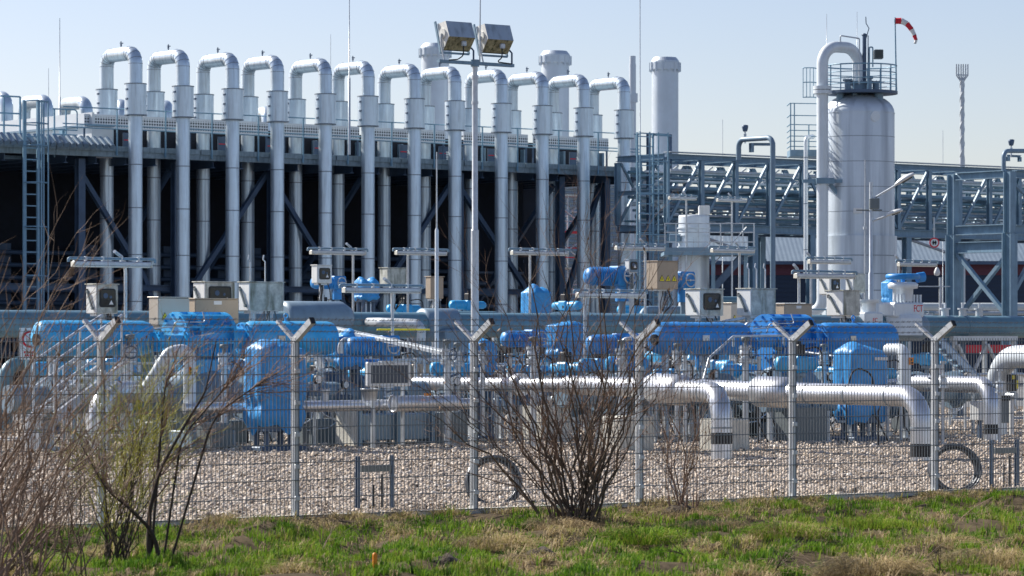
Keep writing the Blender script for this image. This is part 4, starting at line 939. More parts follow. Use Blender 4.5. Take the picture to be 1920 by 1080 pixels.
# ------------------------------------------------------------------ gas valve actuator units
def actuator(px, Y, paint, label, tz=0.):
    """big valve with a scotch-yoke actuator: two tanks along u, ribbed yoke housing, side piston, grey ball valve below"""
    t = thing('valve_actuator', label, 'valve actuator', G(px, Y), TH, 'large blue valve actuators')
    zc = 2.06+tz
    mb = MB().lathe([(.02,-3.62),(.22,-3.60),(.31,-3.53),(.325,-3.45),(.325,-1.35),(.29,-1.22),(.2,-1.16),(.02,-1.15)], 32, (0,0,zc), 'x'); k = mb.build('air_tank', paint, t)
    MB().box((-2.6,-.345,zc-.06),(-2.42,-.322,zc+.06), .004).build('name_plate', SIGNW, t); MB().box((1.5,-.345,zc-.05),(1.66,-.322,zc+.05), .004).build('name_plate', INOX, t)
    MB().cyl((-3.66,-.05,zc-.03),(-3.60,-.05,zc-.03),.11,18).build('drain_port', BLACK, k)
    for u0 in (-3.05,-1.9): MB().lathe([(.327,u0-.04),(.337,u0-.04),(.337,u0+.04),(.327,u0+.04)], 32, (0,0,zc), 'x', False).build('tank_strap', paint, k)
    mb = MB().lathe([(.02,.92),(.2,.93),(.29,.98),(.325,1.08),(.325,2.85),(.31,2.93),(.22,3.0),(.02,3.02)], 32, (0,0,zc), 'x'); k = mb.build('spring_can', paint, t)
    MB().flange((.90,0,zc),(1,0,0),.30,.06,24,14).cyl((.45,0,zc),(.9,0,zc),.20,22).build('tank_flange', paint, t)
    MB().cyl((.3,-.02,zc+.05),(.3,-.02,zc+.42),.03,8).cyl((1.9,0,zc+.32),(1.9,0,zc+.40),.03,10).torus((1.9,0,zc+.43),(0,1,0),.045,.014,14,6).build('lifting_eye', paint, k)
    # yoke housing: ribbed barrel between two round end flanges
    mb = MB().lathe([(.33,-.62),(.33,.46)], 30, (0,0,zc+.02), 'x')
    for u0 in (-.60,-.30,.44): mb.lathe([(.36,u0-.035),(.475,u0-.035),(.475,u0+.035),(.36,u0+.035)], 30, (0,0,zc+.02), 'x', False)
    for j in range(10):
        a = j*.6283+.2; mb.bar((-.6,.40*math.cos(a),zc+.02+.40*math.sin(a)),(.44,.40*math.cos(a),zc+.02+.40*math.sin(a)),.06,.15,(0,math.cos(a),math.sin(a)))
        for u0 in (-.65,): mb.cyl((u0-.03,.42*math.cos(a),zc+.02+.42*math.sin(a)),(u0+.02,.42*math.cos(a),zc+.02+.42*math.sin(a)),.028,8)
    mb.build('yoke_housing', paint, t)
    mb = MB().lathe([(.13,-1.28),(.13,-.35)], 20, (0,-.42,zc-.06), 'x'); mb.flange((-1.28,-.42,zc-.06),(1,0,0),.20,.07,20,12,.02).flange((-.72,-.42,zc-.06),(1,0,0),.18,.05,20,0); mb.build('piston_cylinder', paint, t)
    MB().box((-.42,-.36,zc-.78),(.4,.34,zc-.40), .02).cyl((0,0,zc-.95),(0,0,zc-.75),.26,22).flange((0,0,zc-.92),(0,0,1),.36,.07,24,12).build('mounting_bracket', paint, t)
    MB().bar((-.5,-.46,zc+.02),(-.1,-.55,zc+.1),.03).tube(fillet([(-1.2,-.3,zc+.18),(-.9,-.5,zc+.22),(-.62,-.5,zc+.2)],.08),.016,6).tube(fillet([(-.95,-.44,zc+.14),(-.95,-.52,zc+.3),(-.3,-.56,zc+.3),(-.3,-.46,zc+.5)],.06),.014,6).tube(fillet([(-.5,-.5,zc-.2),(-.62,-.58,zc-.5),(-.3,-.5,zc-.9)],.08),.016,6).build('pilot_tubing', GALV, t)
    # valve below
    mb = MB().lathe([(.28,-.92),(.28,-.75),(.40,-.62),(.56,-.35),(.62,0),(.56,.35),(.40,.62),(.28,.75),(.28,.92)], 30, (0,0,.95), 'x').cyl((0,0,1.3),(0,0,1.16+tz),.25,22); mb.cyl((0,0,.30),(0,0,.5),.4,20).box((-.5,-.4,-.05),(.5,.4,.32), .02); mb.build('ball_valve', GREYB, t)
    for u0 in (-.95,-1.04,.95,1.04): MB().flange((u0,0,.95),(1,0,0),.42,.06,24,14 if abs(u0) > 1 else 0).build('valve_flange', GREYB, t)
    for s_, b in ((-1,-3.3),(1,2.7)):
        MB().box((b-.06,-.3,0),(b+.06,.3,.08)).bar((b,0,.06),(b,0,zc-.3),.10,.10).build('tank_post', GALV, t)
    return t
A1 = actuator(380, 64.0, BLUEA, 'bright blue valve actuator with two tanks behind the second fence post')
A2 = actuator(1475, 70.0, BLUEB, 'deep blue valve actuator with two tanks behind the second fence post from the right edge')
# ------------------------------------------------------------------ tarps
def tarp(px, Y, w, d, z0, z1, label, mat=TARP, humps=((-.3,.1),(.25,.12)), seed=1, pole=True, group='tarpaulin-wrapped units', strip=True):
    """a boxy unit under a tied tarpaulin: flat-ish top with knobs pushing through, sharp hanging folds, ragged hem"""
    rr = random.Random(seed); t = thing('tarp_wrapped_unit', label, 'covered unit', G(px, Y), TH, group)
    n, m = 72, 22; vs = []; hgt_ = z1-z0; ph = [rr.uniform(0,6.28) for _ in range(6)]
    tri_ = lambda a: 2*abs(a/6.2832-math.floor(a/6.2832+.5))*2-1
    folds = [(rr.uniform(0,6.28), rr.uniform(.08,.2), rr.uniform(.03,.09), rr.uniform(-.5,.5)) for _ in range(16)]
    for i in range(m):
        q = i/(m-1); z = z0+hgt_*q
        tie = 1-.10*math.exp(-((q-.30)/.07)**2)
        k = (1.0-.03*q)*tie if q > .12 else (.86+1.1*q)
        for j in range(n):
            a = 6.2832*j/n; c, s = math.cos(a), math.sin(a); e = (abs(c)**7+abs(s)**7)**(-1/7)
            f = 1+.02*tri_(9*a+ph[0]+1.5*q)*(1-.4*q)
            for fa, fw, fd, sl in folds:
                da = (a-fa-sl*(1-q)+3.1416) % 6.2832-3.1416; f += fd*max(0, 1-abs(da)/fw)*(.35+.65*(1-q))*.8
            zz_ = z+(.16*tri_(3*a+ph[3])+.10*tri_(7*a+ph[4]))*max(0,1-q*2.2)**2*hgt_*.4
            vs.append((c*e*w/2*k*f, s*e*d/2*k*f, zz_))
    fs = [(i*n+j, i*n+(j+1)%n, (i+1)*n+(j+1)%n, (i+1)*n+j) for i in range(m-1) for j in range(n)]
    top = vs[-n:]; R_ = 12; b = len(vs)
    for i in range(1,R_+1):
        q = i/R_
        for j in range(n):
            x, y, z = top[j]; x *= 1-q*.999; y *= 1-q*.999; h_ = 0
            for hx, hh in humps:
                dd = math.hypot(x-hx, y*.8)/(.15*w); h_ = max(h_, hh*1.5*math.exp(-(dd*.62)**2))
            vs.append((x, y, z1+.035*min(1,q*3)+h_+.014*noise.noise(Vector((x*14,y*14,seed)))))
    for i in range(-1,R_-1):
        r0_ = (m-1)*n if i < 0 else b+i*n; r1_ = b+(i+1)*n
        fs += [(r0_+j, r0_+(j+1)%n, r1_+(j+1)%n, r1_+j) for j in range(n)]
    fs.append(tuple(b+(R_-1)*n+j for j in range(n)))
    mb = MB().add(vs, fs, False); mb.sm = [(p % 3 != 0) for p in range(len(fs))]; mb.build('tarpaulin', mat, t)
    if strip: MB().box((w*.05,-d*.56,z1-.16),(w*.40,-d*.545,z1-.10)).build('tape_strip', SIGNW, t)
    if pole:
        for x in (-w*.28,w*.25):
            for y in (-d*.2,d*.25): MB().cyl((x,y,.02),(x,y,z0+.25),.055,10).build('leg', STEELD, t)
        MB().box((-w*.42,-d*.4,z0-.06),(w*.42,d*.4,z0+.1), .02).build('base_frame', STEELD, t); MB().box((-w*.5,-d*.5,.0),(w*.5,d*.5,.10), .02).build('skid', STEELD, t)
    return t
tarp(515, 61.5, .98, .72, .42, 1.86, 'tall unit wrapped in bright blue tarpaulin behind the second fence post', TARP, ((-.22,.10),(.02,.10)), 3)
tarp(1612, 67.5, .98, .7, .42, 1.78, 'tall unit wrapped in deep blue tarpaulin beneath the right-hand spring can', TARP, ((-.2,.12),(.05,.07)), 4)
tarp(222, 70, .7, .5, 1.0, 1.52, 'low lit blue tarpaulin bundle under the left tank', TARP, ((-.1,.1),), 5, False, strip=False)
tarp(655, 66, .55, .4, 1.5, 2.1, 'small blue tarpaulin bundle at the end of the left spring can', TARP, ((0,.08),), 6, True, strip=False)
tarp(1005, 92, .72, .6, 1.9, 3.3, 'cone-shaped blue tarpaulin cover beneath the ninth riser loop', TARP, ((-.08,.14),(.2,.08)), 7, True, strip=False)
tarp(1062, 78, .9, .6, 1.6, 2.35, 'blue tarpaulin cover behind the left part of the large bare shrub', TARP, ((.1,.06),), 8, True, strip=False)
tarp(687, 92, .62, .5, 3.1, 3.55, 'pair of small blue covers on the platform between the floodlit valves', TARP, ((-.2,.10),(.2,.10)), 9, True, strip=False)
tarp(1668, 87.6, .35, .35, 2.95, 3.5, 'lit light-blue cover tied beside the white valve head', M('light_tarpaulin', (.08,.36,.75), .4, 0, .25, 6, .5, 9), ((0,.06),), 10, True, strip=False)
tarp(905, 68, .5, .4, 1.35, 1.95, 'blue tarpaulin cover just behind the floodlight mast', TARP, ((0,.05),), 11, True, strip=False)
# ------------------------------------------------------------------ instrument shelters and cabinets
def shelter(px, pyb, Y, w, d, h, label, mat=WHITE, front=None, window=False, strut=True, rods=(), group='white instrument shelters', tri=0, labelplate=False, leg=1, lw=.07):
    c = P(px, pyb, Y); zb = c.z; t = thing('instrument_shelter' if mat in (WHITE,) or window else 'control_cabinet', label, 'instrument box' if mat is WHITE else 'cabinet', G(px, Y), TH, group)
    hs = MB().box((0,0,zb),(w,d,zb+h), .018).build('housing', mat, t)
    if front: MB().box((.012,-.006,zb+.012),(w-.012,.0-.001,zb+h-.012)).build('front_panel', front, t)
    MB().box((-.02,-.025,zb+h),(w+.02,d+.02,zb+h+.022), .004).build('drip_roof', front or mat, t)
    if window:
        x0, x1, z0, z1 = w*.12, w*.86, zb+h*.22, zb+h*.86; r = .05
        rp = lambda a0,a1,b0,b1,r: [(a+r*math.cos(q), b+r*math.sin(q)) for a,b,qs in ((a1-r,b1-r,(0,.5,1,1.57)),(a0+r,b1-r,(1.57,2.1,2.6,3.14)),(a0+r,b0+r,(3.14,3.7,4.2,4.71)),(a1-r,b0+r,(4.71,5.2,5.8,6.28))) for q in qs]
        f = MB().plate(rp(x0,x1,z0,z1,r), .014, (0,-.007,0), (1,0,0), (0,0,1)).build('window_frame', BLACK, t)
        MB().plate(rp(x0+.025,x1-.025,z0+.025,z1-.025,r*.7), .003, (0,-.0215,0), (1,0,0), (0,0,1)).build('pane', GLASS, f)
        for gx, gz, gr in ((.36,.62,.055),(.68,.55,.03)): MB().cyl((x0+(x1-x0)*gx,-.026,z0+(z1-z0)*gz),(x0+(x1-x0)*gx,-.030,z0+(z1-z0)*gz),gr,16).build('gauge', STEELD, f)
        x, z = x1-.11, z0+.09; MB().plate([(-.05,-.035),(.05,-.035),(0,.055)], .003, (x,-.031,z), (1,0,0), (0,0,1)).build('warning_sticker', SIGNW, f)
    if strut:
        MB().bar((-.03,d*.28,zb+h*.18),(-.03,d*.74,zb+h*.76),.03,.035).cyl((-.05,d*.28,zb+h*.18),(0,d*.28,zb+h*.18),.03,10).cyl((-.05,d*.74,zb+h*.76),(0,d*.74,zb+h*.76),.03,10).build('door_stay', GREYBOX, t)
        MB().box((-.02,d*.80,zb+h*.72),(-.001,d*.9,zb+h*.86)).build('latch', BLACK, t)
    for j, x in enumerate(rods): MB().tube(fillet([(w*x,d*.3,zb+h),(w*x,d*.3,zb+h+.42),(w*x-.05,d*.3,zb+h+.46),(w*x-.03,d*.3,zb+h+.55)],.02),.014,6).build('hooked_rod', GALV, t)
    if leg:
        for x in ((w*.5,) if leg == 1 else (w*.25,w*.75)):
            g = MB().cyl((x,d*.5,0),(x,d*.5,zb),lw,14).box((x-.14,d*.5-.14,0),(x+.14,d*.5+.14,.03)).build('leg', GALV, t)
        MB().box((w*.1,d*.2,zb-.05),(w*.9,d*.8,zb-.001)).build('bracket', GALV, t)
        mb = MB(); rr = random.Random(int(px))
        for k in range(5):
            x = w*rr.uniform(.2,.8); y = d*rr.uniform(.1,.4); mb.tube(fillet([(x,y,zb),(x+rr.uniform(-.05,.05),y-.06,zb-.15),(x+rr.uniform(-.2,.2),y-.02,zb-.4),(w*.5,d*.5-.02,zb-.75)],.08),.012,6,False)
        mb.build('cables', BLACK if int(px)%2 else GREYBOX, t)
    if tri:
        for k in range(tri): triangle_sign(t, w*(.2 if tri == 1 else .2+.3*k) , -.008, zb+h*(.36 if tri > 1 else .34), .15 if tri == 1 else .21)
    if labelplate: MB().box((w*.42,-.012,zb+h*.78),(w*.6,-.0065,zb+h*.93)).build('paper_label', SIGNW, t)
    return t
shelter(181, 588, 67.0, .50, .41, .575, 'white instrument shelter with a window above the left tank', WHITE, MOSSY, True)
shelter(384, 582, 69.5, .74, .45, .58, 'wide white shelter with a window between the tan cabinets and the mossy box', WHITE, MOSSY, True, True, ())
shelter(468, 583, 67.0, .82, .40, .565, 'wide mossy windowless shelter with two hooked rods over the blue spring can', WHITE, MOSSY, False, True, (.12,.55), leg=2)
shelter(595, 531, 95, .50, .30, .50, 'distant white shelter with a window under the sixth riser loop', WHITE, WHITE, True, False)
shelter(1313, 592, 72, .66, .50, .56, 'white shelter with a window right of the large bare shrub', WHITE, MOSSY, True, True, (), leg=2)
shelter(1408, 592, 72, .72, .46, .57, 'mossy windowless shelter over the right-hand yoke, between windowed shelter and tan cabinet', WHITE, MOSSY, False, True, (.1,.4,.75), leg=2)
shelter(1581, 592, 76, .52, .56, .56, 'white mossy shelter in front of the upright vessel', WHITE, MOSSY, False, True, ())
shelter(1556, 552, 88, .40, .42, .50, 'white shelter with a dark window behind the long lamp at the vessel foot', WHITE, WHITE, True, True)
shelter(1600, 549, 87, .42, .30, .48, 'small white shelter with a mossy front behind the vessel lamps', WHITE, MOSSY, False, True)
shelter(1180, 511, 96, .34, .2, .36, 'small windowed instrument box beside the last riser loop', WHITE, GREYB, True, False)
shelter(297, 612, 66, .72, .36, .56, 'brushed steel cabinet with a yellow warning triangle left of the yoke', INOX, INOX, False, False, (), 'cabinets by the left actuator', 1)
shelter(366, 606, 67.5, 1.04, .30, .48, 'tan cabinet with a paper label beneath the windowed shelter', TAN, TAN, False, False, (), 'cabinets by the left actuator', 0, True)
shelter(1372, 612, 74, .40, .40, .50, 'brushed steel cabinet with a yellow triangle between the two right shelters', INOX, INOX, False, False, (), 'cabinets by the right actuator', 1)
shelter(1471, 605, 74, .82, .30, .40, 'tan cabinet with a paper label behind the right-hand yoke', TAN, TAN, False, False, (), 'cabinets by the right actuator', 0, True)
shelter(808, 560, 90, .42, .25, .58, 'small tan cabinet left of the floodlight mast, under the seventh riser loop', TAN, TAN, False, False, (), 'cabinets among the riser feet')
shelter(1233, 542, 95, .76, .6, .78, 'tan cabinet with three yellow warning triangles under the drum tower', TAN, TAN, False, False, (), 'cabinets among the riser feet', 3, False)
shelter(727, 536, 95, .66, .4, .5, 'grey mossy box without a window under the seventh riser loop', MOSSY, MOSSY, False, False, (), 'cabinets among the riser feet')
# flat panel in a pale frame and small bin below it
t = thing('screen_panel', 'dark flat panel in a pale frame on a stand, left of the floodlight mast', 'panel', G(690, 62.5)); z0, z1 = zz(725,62.5), zz(679,62.5); w = 79/S(62.5)/.787
MB().box((0,0,z0),(w,.10,z1), .02).build('frame', WHITE, t); MB().box((.07,-.008,z0+.06),(w-.07,-.0005,z1-.06)).build('face', M('panel_slate', (.06,.075,.10), .4, 0, .1, 2), t)
MB().box((w*.3,-.02,z0-.02),(w*.6,.1,z0+.03)).box((w*.3,-.02,z1-.03),(w*.6,.1,z1+.02)).build('clip', GALV, t)
for x in (.15,w-.15): MB().bar((x,.06,0),(x,.06,z0),.06,.06).build('leg', GALV, t)
t = MB().lathe([(.13,.0),(.155,.20),(.17,.20),(.17,.215),(.14,.215),(.12,.02)], 24).build('zinc_bucket', GALV, None, P(693, 751, 61.2)); tag(t, 'zinc bucket-shaped cover standing on the thin silver pipe below the dark panel', 'pipe cover')
t = MB().cyl((0,0,0),(0,0,.22),.055,16).flange((0,0,.20),(0,0,1),.09,.03,16,8,.01).build('pipe_stub', GALV, None, P(610, 753, 60.8)); tag(t, 'small flanged stub on the thin silver pipe, right of the second fence post', 'pipe stub')

# ------------------------------------------------------------------ linear lamps
def lamp(x0, x1, yl, Y, label, pole=None, goose=True, zb=0., hang=False):
    c = G(x0, Y); L = (x1-x0)/S(Y)/.787*1.02; z = zz(yl, Y); t = thing('linear_lamp', label, 'lamp', c, TH, 'linear lamps on poles in the valve yard')
    b = MB().box((0,-.07,z-.13),(L,.07,z-.04), .02).build('housing', GALV, t)
    MB().box((.03,-.062,z-.155),(L-.03,.062,z-.131), .006).build('diffuser', LAMPW, b); MB().box((-.015,-.06,z-.15),(-.0005,.06,z-.05)).build('end_cap', LAMPW, b); MB().box((L+.0005,-.06,z-.15),(L+.015,.06,z-.05)).build('end_cap', LAMPW, b)
    MB().tube(fillet([(-.10,0,z-.06),(-.10,0,z+.01),(L*.5,0,z+.012),(L+.10,0,z+.01),(L+.10,0,z-.06)],.03),.028,8).build('carrier_tube', STEEL, t)
    for q in (.16,.38,.62,.84): MB().box((L*q-.02,-.03,z-.045),(L*q+.02,.03,z+.05)).build('clamp', GALV, t)
    px = pole if pole else (x0+x1)/2
    ul = (px-x0)/S(Y)/.787
    pts = [(ul,.22,0),(ul,.22,z-.25),(ul-.03,.20,z-.06),(ul-.20,.06,z+.06),(ul-.42,-.06,z+.15)] if goose else [(ul,.14,0),(ul,.14,z-.02),(ul,.02,z+.03)]
    MB().tube(fillet(pts,.14),.034,10).box((ul-.1,pts[0][1]-.1,0),(ul+.1,pts[0][1]+.1,.02)).build('pole', GALV, t)
    return t
lamp(137,268,485,64,'long linear lamp on a bent pole above the left tank',238)
lamp(583,678,466,90,'distant linear lamp in front of the sixth riser loop',668)
lamp(645,780,535,70,'long linear lamp on a bent pole left of the slender white mast',745)
lamp(743,832,467,91,'distant linear lamp in front of the seventh riser loop',770,False)
lamp(960,1062,467,90,'distant linear lamp between the ninth and tenth riser loops',1000,False)
lamp(1083,1208,545,73,'long linear lamp behind the top of the large bare shrub',1105,False)
lamp(1155,1245,458,90,'linear lamp on a bent pole in front of the last riser loop',1222)
lamp(1335,1415,463,94,'linear lamp on a bent pole right of the drum tower',1400)
lamp(1492,1607,509,76,'long linear lamp on a bent pole in front of the vessel foot',1512)
lamp(1517,1597,484,93,'shorter linear lamp behind and above the long vessel lamp',1532)
lamp(1685,1760,489,96,'linear lamp on a pole right of the upright vessel',1697)
lamp(1255,1305,366,122,'small linear lamp on the drum platform, left one of two',1296,True)
lamp(1345,1400,370,122,'small linear lamp on the drum platform, right one of two',1382,True)
lamp(1705,1750,586,100,'low pale linear lamp beside the white valve head',1712,False)
lamp(1402,1480,538+0,150,'tiny far lamp bar beneath the portal frame',1450,False) if False else None

# ------------------------------------------------------------------ header pipe and silver pipes
HP = P(-60, 607, 66); pts = [HP, HP+U*75]
o = MB().tube([(0,0,0),(75,0,0)], .29, 28)
for k in range(16): o.cyl((4+k*4.6,0,0),(4.05+k*4.6,0,0),.30,28)
hp = thing('header_pipe', 'long blue-green header pipe running behind both actuators across the whole yard', 'pipe', P(-60,605,66)+V*4); o.build('run', TEAL, hp)
u_ = lambda px: loc2(P(px,605,80), P(-60,605,66)+V*4).x
kq = lambda px: ((px-960)/F*hp.location.y-hp.location.x)/(U.x-(px-960)/F*U.y)
ub = kq(530); mb = MB().lathe([(.30,ub),(.41,ub+.05),(.41,ub+1.55),(.30,ub+1.75)], 30, (0,0,.12), 'x'); mb.build('insulation_box', GREYB, hp)
ub = kq(790); MB().lathe([(.31,ub),(.39,ub+.04),(.39,ub+.9),(.31,ub+.95)], 30, (0,0,.0), 'x').box((ub+.25,-.6,-2.0),(ub+.95,-.2,-.1), .03).build('insulation_box', GREYB, hp)
ub = kq(1655); MB().lathe([(.31,ub),(.34,ub+.03),(.36,ub+.6),(.36,ub+1.3),(.31,ub+1.4)], 30, (0,0,-.02), 'x').build('insulation_box', GREYB, hp)
for px in (100, 300, 720, 1000, 1330, 1560, 1800): uu = kq(px); MB().ibeam((uu,0,-2.35),(uu,0,-.42),.2,.2,.02,(0,1,0)).box((uu-.2,-.2,-.42),(uu+.2,.2,-.28), .01).build('support', STEELD, hp)
# main line through the left valve, and through the right one
for px, Y, ua, ub_, lb in ((380,64.,1.06,5.2,'grey main pipe running right out of the left valve behind the thin silver pipe'),(380,64.,-4.2,-1.06,'grey main pipe entering the left valve'),(1475,70.,1.06,5.5,'grey main pipe running right out of the right valve'),(1475,70.,-6.,-1.06,'grey main pipe entering the right valve behind the white pipes')):
    mb = MB().tube([(ua,0,.95),(ub_,0,.95)], .26, 24)
    for q in (.25,.6,.85): mb.cyl((ua+(ub_-ua)*q-.03,0,.95),(ua+(ub_-ua)*q+.03,0,.95),.40,24); mb.cyl((ua+(ub_-ua)*q+.05,0,.95),(ua+(ub_-ua)*q+.11,0,.95),.40,24)
    tag(mb.build('main_pipe', GREYB, None, G(px,Y), TH), lb, 'pipe', 'grey main pipes')
a = G(1353,56.7); top = P(1345,737,56.7); b = P(1200,726,60.3); c = P(1065,722,63); d = P(780,719,68)
bp1 = pipe('white bent ground pipe with a black sleeve, ending right of the small shrub', [a-Z*.1, Vector((a.x,a.y,top.z)), b, c], .178, SILV, .46, 26, 1.1, ((0,.39,.19),), (), 'bent_pipe', 'pipe', 'bent silver pipes dipping into the gravel')
q = b-Vector((a.x,a.y,0)); dr_ = (c-b).normalized()
mb = MB(); e0 = Vector((a.x,a.y,top.z)).lerp(b, .46)-a+Z*.1; e1 = Vector((a.x,a.y,top.z)).lerp(b, .82)-a+Z*.1; dd = (e1-e0); mb.tube([e0,e0+dd*.06,e1-dd*.06,e1], [.19,.27,.27,.19], 28).build('swollen_sleeve', SILV, bp1)
pipe('long bright silver pipe passing behind the large bare shrub', [c, d], .135, SILV, .3, 22, 1.4, (), ((0,.30,1),), 'silver_pipe')
a = G(1727,56.6); top = P(1720,743,56.6); b = P(1500,737,59.3); c = P(1240,727,62.6)
bp2 = pipe('white bent ground pipe with a black sleeve beside the fence post near the right edge', [a-Z*.1, Vector((a.x,a.y,top.z)), b, c], .18, SILV, .46, 26, 1.1, ((0,.24,.22),), (), 'bent_pipe', 'pipe', 'bent silver pipes dipping into the gravel')
e0 = b.lerp(c,.06)-a+Z*.1; e1 = b.lerp(c,.30)-a+Z*.1; dd = e1-e0; MB().tube([e0,e0+dd*.08,e1-dd*.08,e1], [.19,.275,.275,.19], 28).build('swollen_sleeve', SILV, bp2)
for q in (.72,.76): x = b.lerp(c,q)-a+Z*.1; MB().torus(x, dd, .185, .014, 26, 6).build('strap', BLACK, bp2)
a = G(1860,66.7); top = P(1860,722,66.7)
pipe('grey-white bent ground pipe with a black sleeve, behind the right wire coil', [a-Z*.1, Vector((a.x,a.y,top.z)), P(1700,718,70), P(1640,716,71.5)], .165, SILV, .48, 24, 0, ((0,.30,.19),), (), 'bent_pipe', 'pipe', 'bent silver pipes dipping into the gravel')
a = G(1868,71.5); pipe('thick white pipe bend cut by the right edge', [Vector((a.x,a.y,-.1)), P(1868,670,71.5), P(2050,664,68)], .235, WPIPE, .80, 26, 0, (), (), 'bent_pipe')
# left silver pipes
a = G(66,62.0); pipe('silver ground pipe bend in the thicket at the left, lower left of the two', [a-Z*.1, Vector((a.x,a.y,zz(733,62))), P(200,731,65)], .20, SILV, .5, 24, .8, (), (), 'bent_pipe', 'pipe', 'silver ground bends on the left')
a = G(185,60.0); pipe('silver ground pipe bend behind the leftmost fence post', [a-Z*.1, Vector((a.x,a.y,zz(735,60))), P(285,735,61.5)], .20, SILV, .5, 24, .8, (), (), 'bent_pipe', 'pipe', 'silver ground bends on the left')
pipe('white hump pipe dropping to the thin silver pipe, with an orange tag', [P(262,748,61), P(318,660,61), P(356,655,61.2), P(356,757,61.2)], .115, WPIPE, .22, 20, 0, (), (), 'hump_pipe')
pipe('matching white hump pipe with an orange tag right of the right-hand tarpaulin', [P(1665,655,66.5), P(1697,655,66), P(1697,735,66)], .115, WPIPE, .2, 20, 0, (), (), 'hump_pipe')
for px, py, Y, lb in ((352,696,61.2,'orange tag with black marks on the left white hump pipe'),(1700,678,66,'orange tag with black marks on the right white hump pipe')):
    c = P(px, py, Y); t = thing('pipe_tag', lb, 'tag', c-V*.12-Z*.06, TH, 'orange pipe tags'); MB().box((-.05,-.012,0),(.07,0,.14)).build('plate', ORANGE, t); MB().box((-.03,-.0135,.02),(.05,-.0125,.05)).box((-.03,-.0135,.075),(.02,-.0125,.115)).build('black_marks', BLACK, t)
pipe('thin silver pipe along the ground supports behind the mesh, left half', [P(345,766,61), P(760,759,63.2), P(880,757,64)], .105, SILV, .3, 20, 1.5, (), (), 'silver_pipe')
e = P(738,757,62.7); o = MB().tube([(0,0,0),(1.15,.9,0)], .15, 20).torus((0,0,0),(1.15,.9,0),.155,.02,20,6).build('pipe_jacket', SILV, None, e); tag(o, 'thicker jacket on the thin silver pipe below the slender mast', 'pipe jacket')
tag(MB().box((0,-.002,0),(.16,.004,.05)).build('pipe_tag', ORANGE, None, P(785,744,63.0)-V*.17+Z*.02, TH), 'flat orange label on the thick jacket of the thin silver pipe', 'tag', 'orange pipe tags')
pipe('silver pipe elbow dropping from the header pipe to a tan box', [P(690,604,76.6), P(712,604,74), P(790,607,73.5), P(790,640,73.5)], .10, GALV, .22, 18, 0, (), (), 'elbow_pipe')
tag(MB().box((0,0,0),(.45,.4,1.15), .02).build('cable_box', TAN, None, G(775,73)+Z*.35, TH), 'tan box under the silver elbow pipe', 'cabinet')
tag(MB().box((0,0,0),(.55,.3,1.2), .02).build('grey_cabinet', GREYB, None, G(738,70), TH), 'grey cabinet standing behind the dark panel', 'cabinet')
tag(MB().cyl((0,0,0),(1.1,.7,0),.018,8).cyl((.04,.02,0),(.75,.48,0),.021,8).build('yellow_hose', YEL, None, P(707,618,72)), 'yellow-black hose under the silver elbow pipe', 'hose')
for (x0,y0,ya,x1,y1,yb,r,lb) in ((618,616,67,830,662,62.5,.045,'long zinc cable duct sloping down from the blue spring can to the silver pipe'),(1395,596,72,1150,640,70,.035,'upper sloping zinc conduit left of the mossy shelter'),(1440,602,72,1165,632,72,.04,'lower sloping zinc conduit left of the mossy shelter'),(1505,660,69,1610,675,68,.03,'thin sloping conduit above the right-hand tarpaulin')):
    a, b = P(x0,y0,ya), P(x1,y1,yb); mb = MB()
    if r == .045: mb.bar((0,0,0), b-a, .10, .06).bar(Vector((0,0,.05)), b-a+Vector((0,0,.05)), .03, .04)
    else: mb.tube([(0,0,0), b-a], r, 12)
    tag(mb.build('cable_duct', GALV, None, a), lb, 'cable duct', 'sloping cable ducts')
c = P(1452,604,70.5); pipe('bent zinc pipe dropping from the mossy shelter to a small flange', [P(1440,604,71), P(1398,607,70.8), P(1398,690,70.8)], .05, GALV, .12, 14, 0, (), ((1,.75,1),), 'drop_pipe')
pipe('bent zinc standpipe right of the large bare shrub', [P(1185,636,66), P(1168,636,66), P(1168,705,66)], .045, GALV, .1, 14, 0, (), ((1,.7,1),), 'drop_pipe')

# ------------------------------------------------------------------ concrete supports
def plinth(px, Y, w, d, h, label, mat=CONC, name='concrete_support', grooves=True):
    mb = MB().box((0,0,-.1),(w,d,h), .025); o = mb.build(name, mat, None, G(px,Y), TH); return tag(o, label, 'support block', 'concrete pipe supports')
plinth(1016, 66, .75, .75, .74, 'pale concrete block with a lit side behind the left stems of the large shrub')
plinth(1164, 60.5, .80, .62, .66, 'pale concrete block behind the fence post right of the large shrub')
plinth(1345, 61, .80, .5, .60, 'pale concrete block just behind the white bent pipe right of the small shrub')
plinth(1490, 66, .9, .6, .72, 'grey block behind the swollen sleeve of the right silver pipe', GREYBOX)
plinth(288, 65, 2.2, .7, .45, 'long low concrete base under the left valve', GREYBOX)
plinth(820, 65.5, .75, .7, .62, 'concrete block below the thick pipe jacket by the floodlight mast', GREYBOX)
plinth(586, 65, .95, .7, .5, 'grey concrete block right of the second fence post', GREYBOX)
plinth(1390, 70, 1.8, .8, .45, 'low concrete base under the right valve', GREYBOX)
plinth(1700, 74, .6, .5, .5, 'grey concrete block below the grey-white bent pipe', GREYBOX)
plinth(395, 62, .5, .5, .5, 'concrete block under the left end of the thin silver pipe', GREYBOX)
t = thing('pump_skid', 'grey box skid with a lit pale end plate under the thin silver pipe', 'skid', G(672, 63.8)); MB().box((.06,.05,.12),(1.75,.7,.62), .02).build('tank_body', GREYB, t); MB().box((0,.02,.02),(.05,.74,.70)).bar((-.02,.06,.02),(-.02,.70,.68),.05,.04).build('end_plate', CONC, t)
for x in (.02,.9,1.72): MB().ibeam((x,-.02,0),(x,-.02,.72),.08,.07,.012,(0,1,0)).build('upright', STEEL, t)
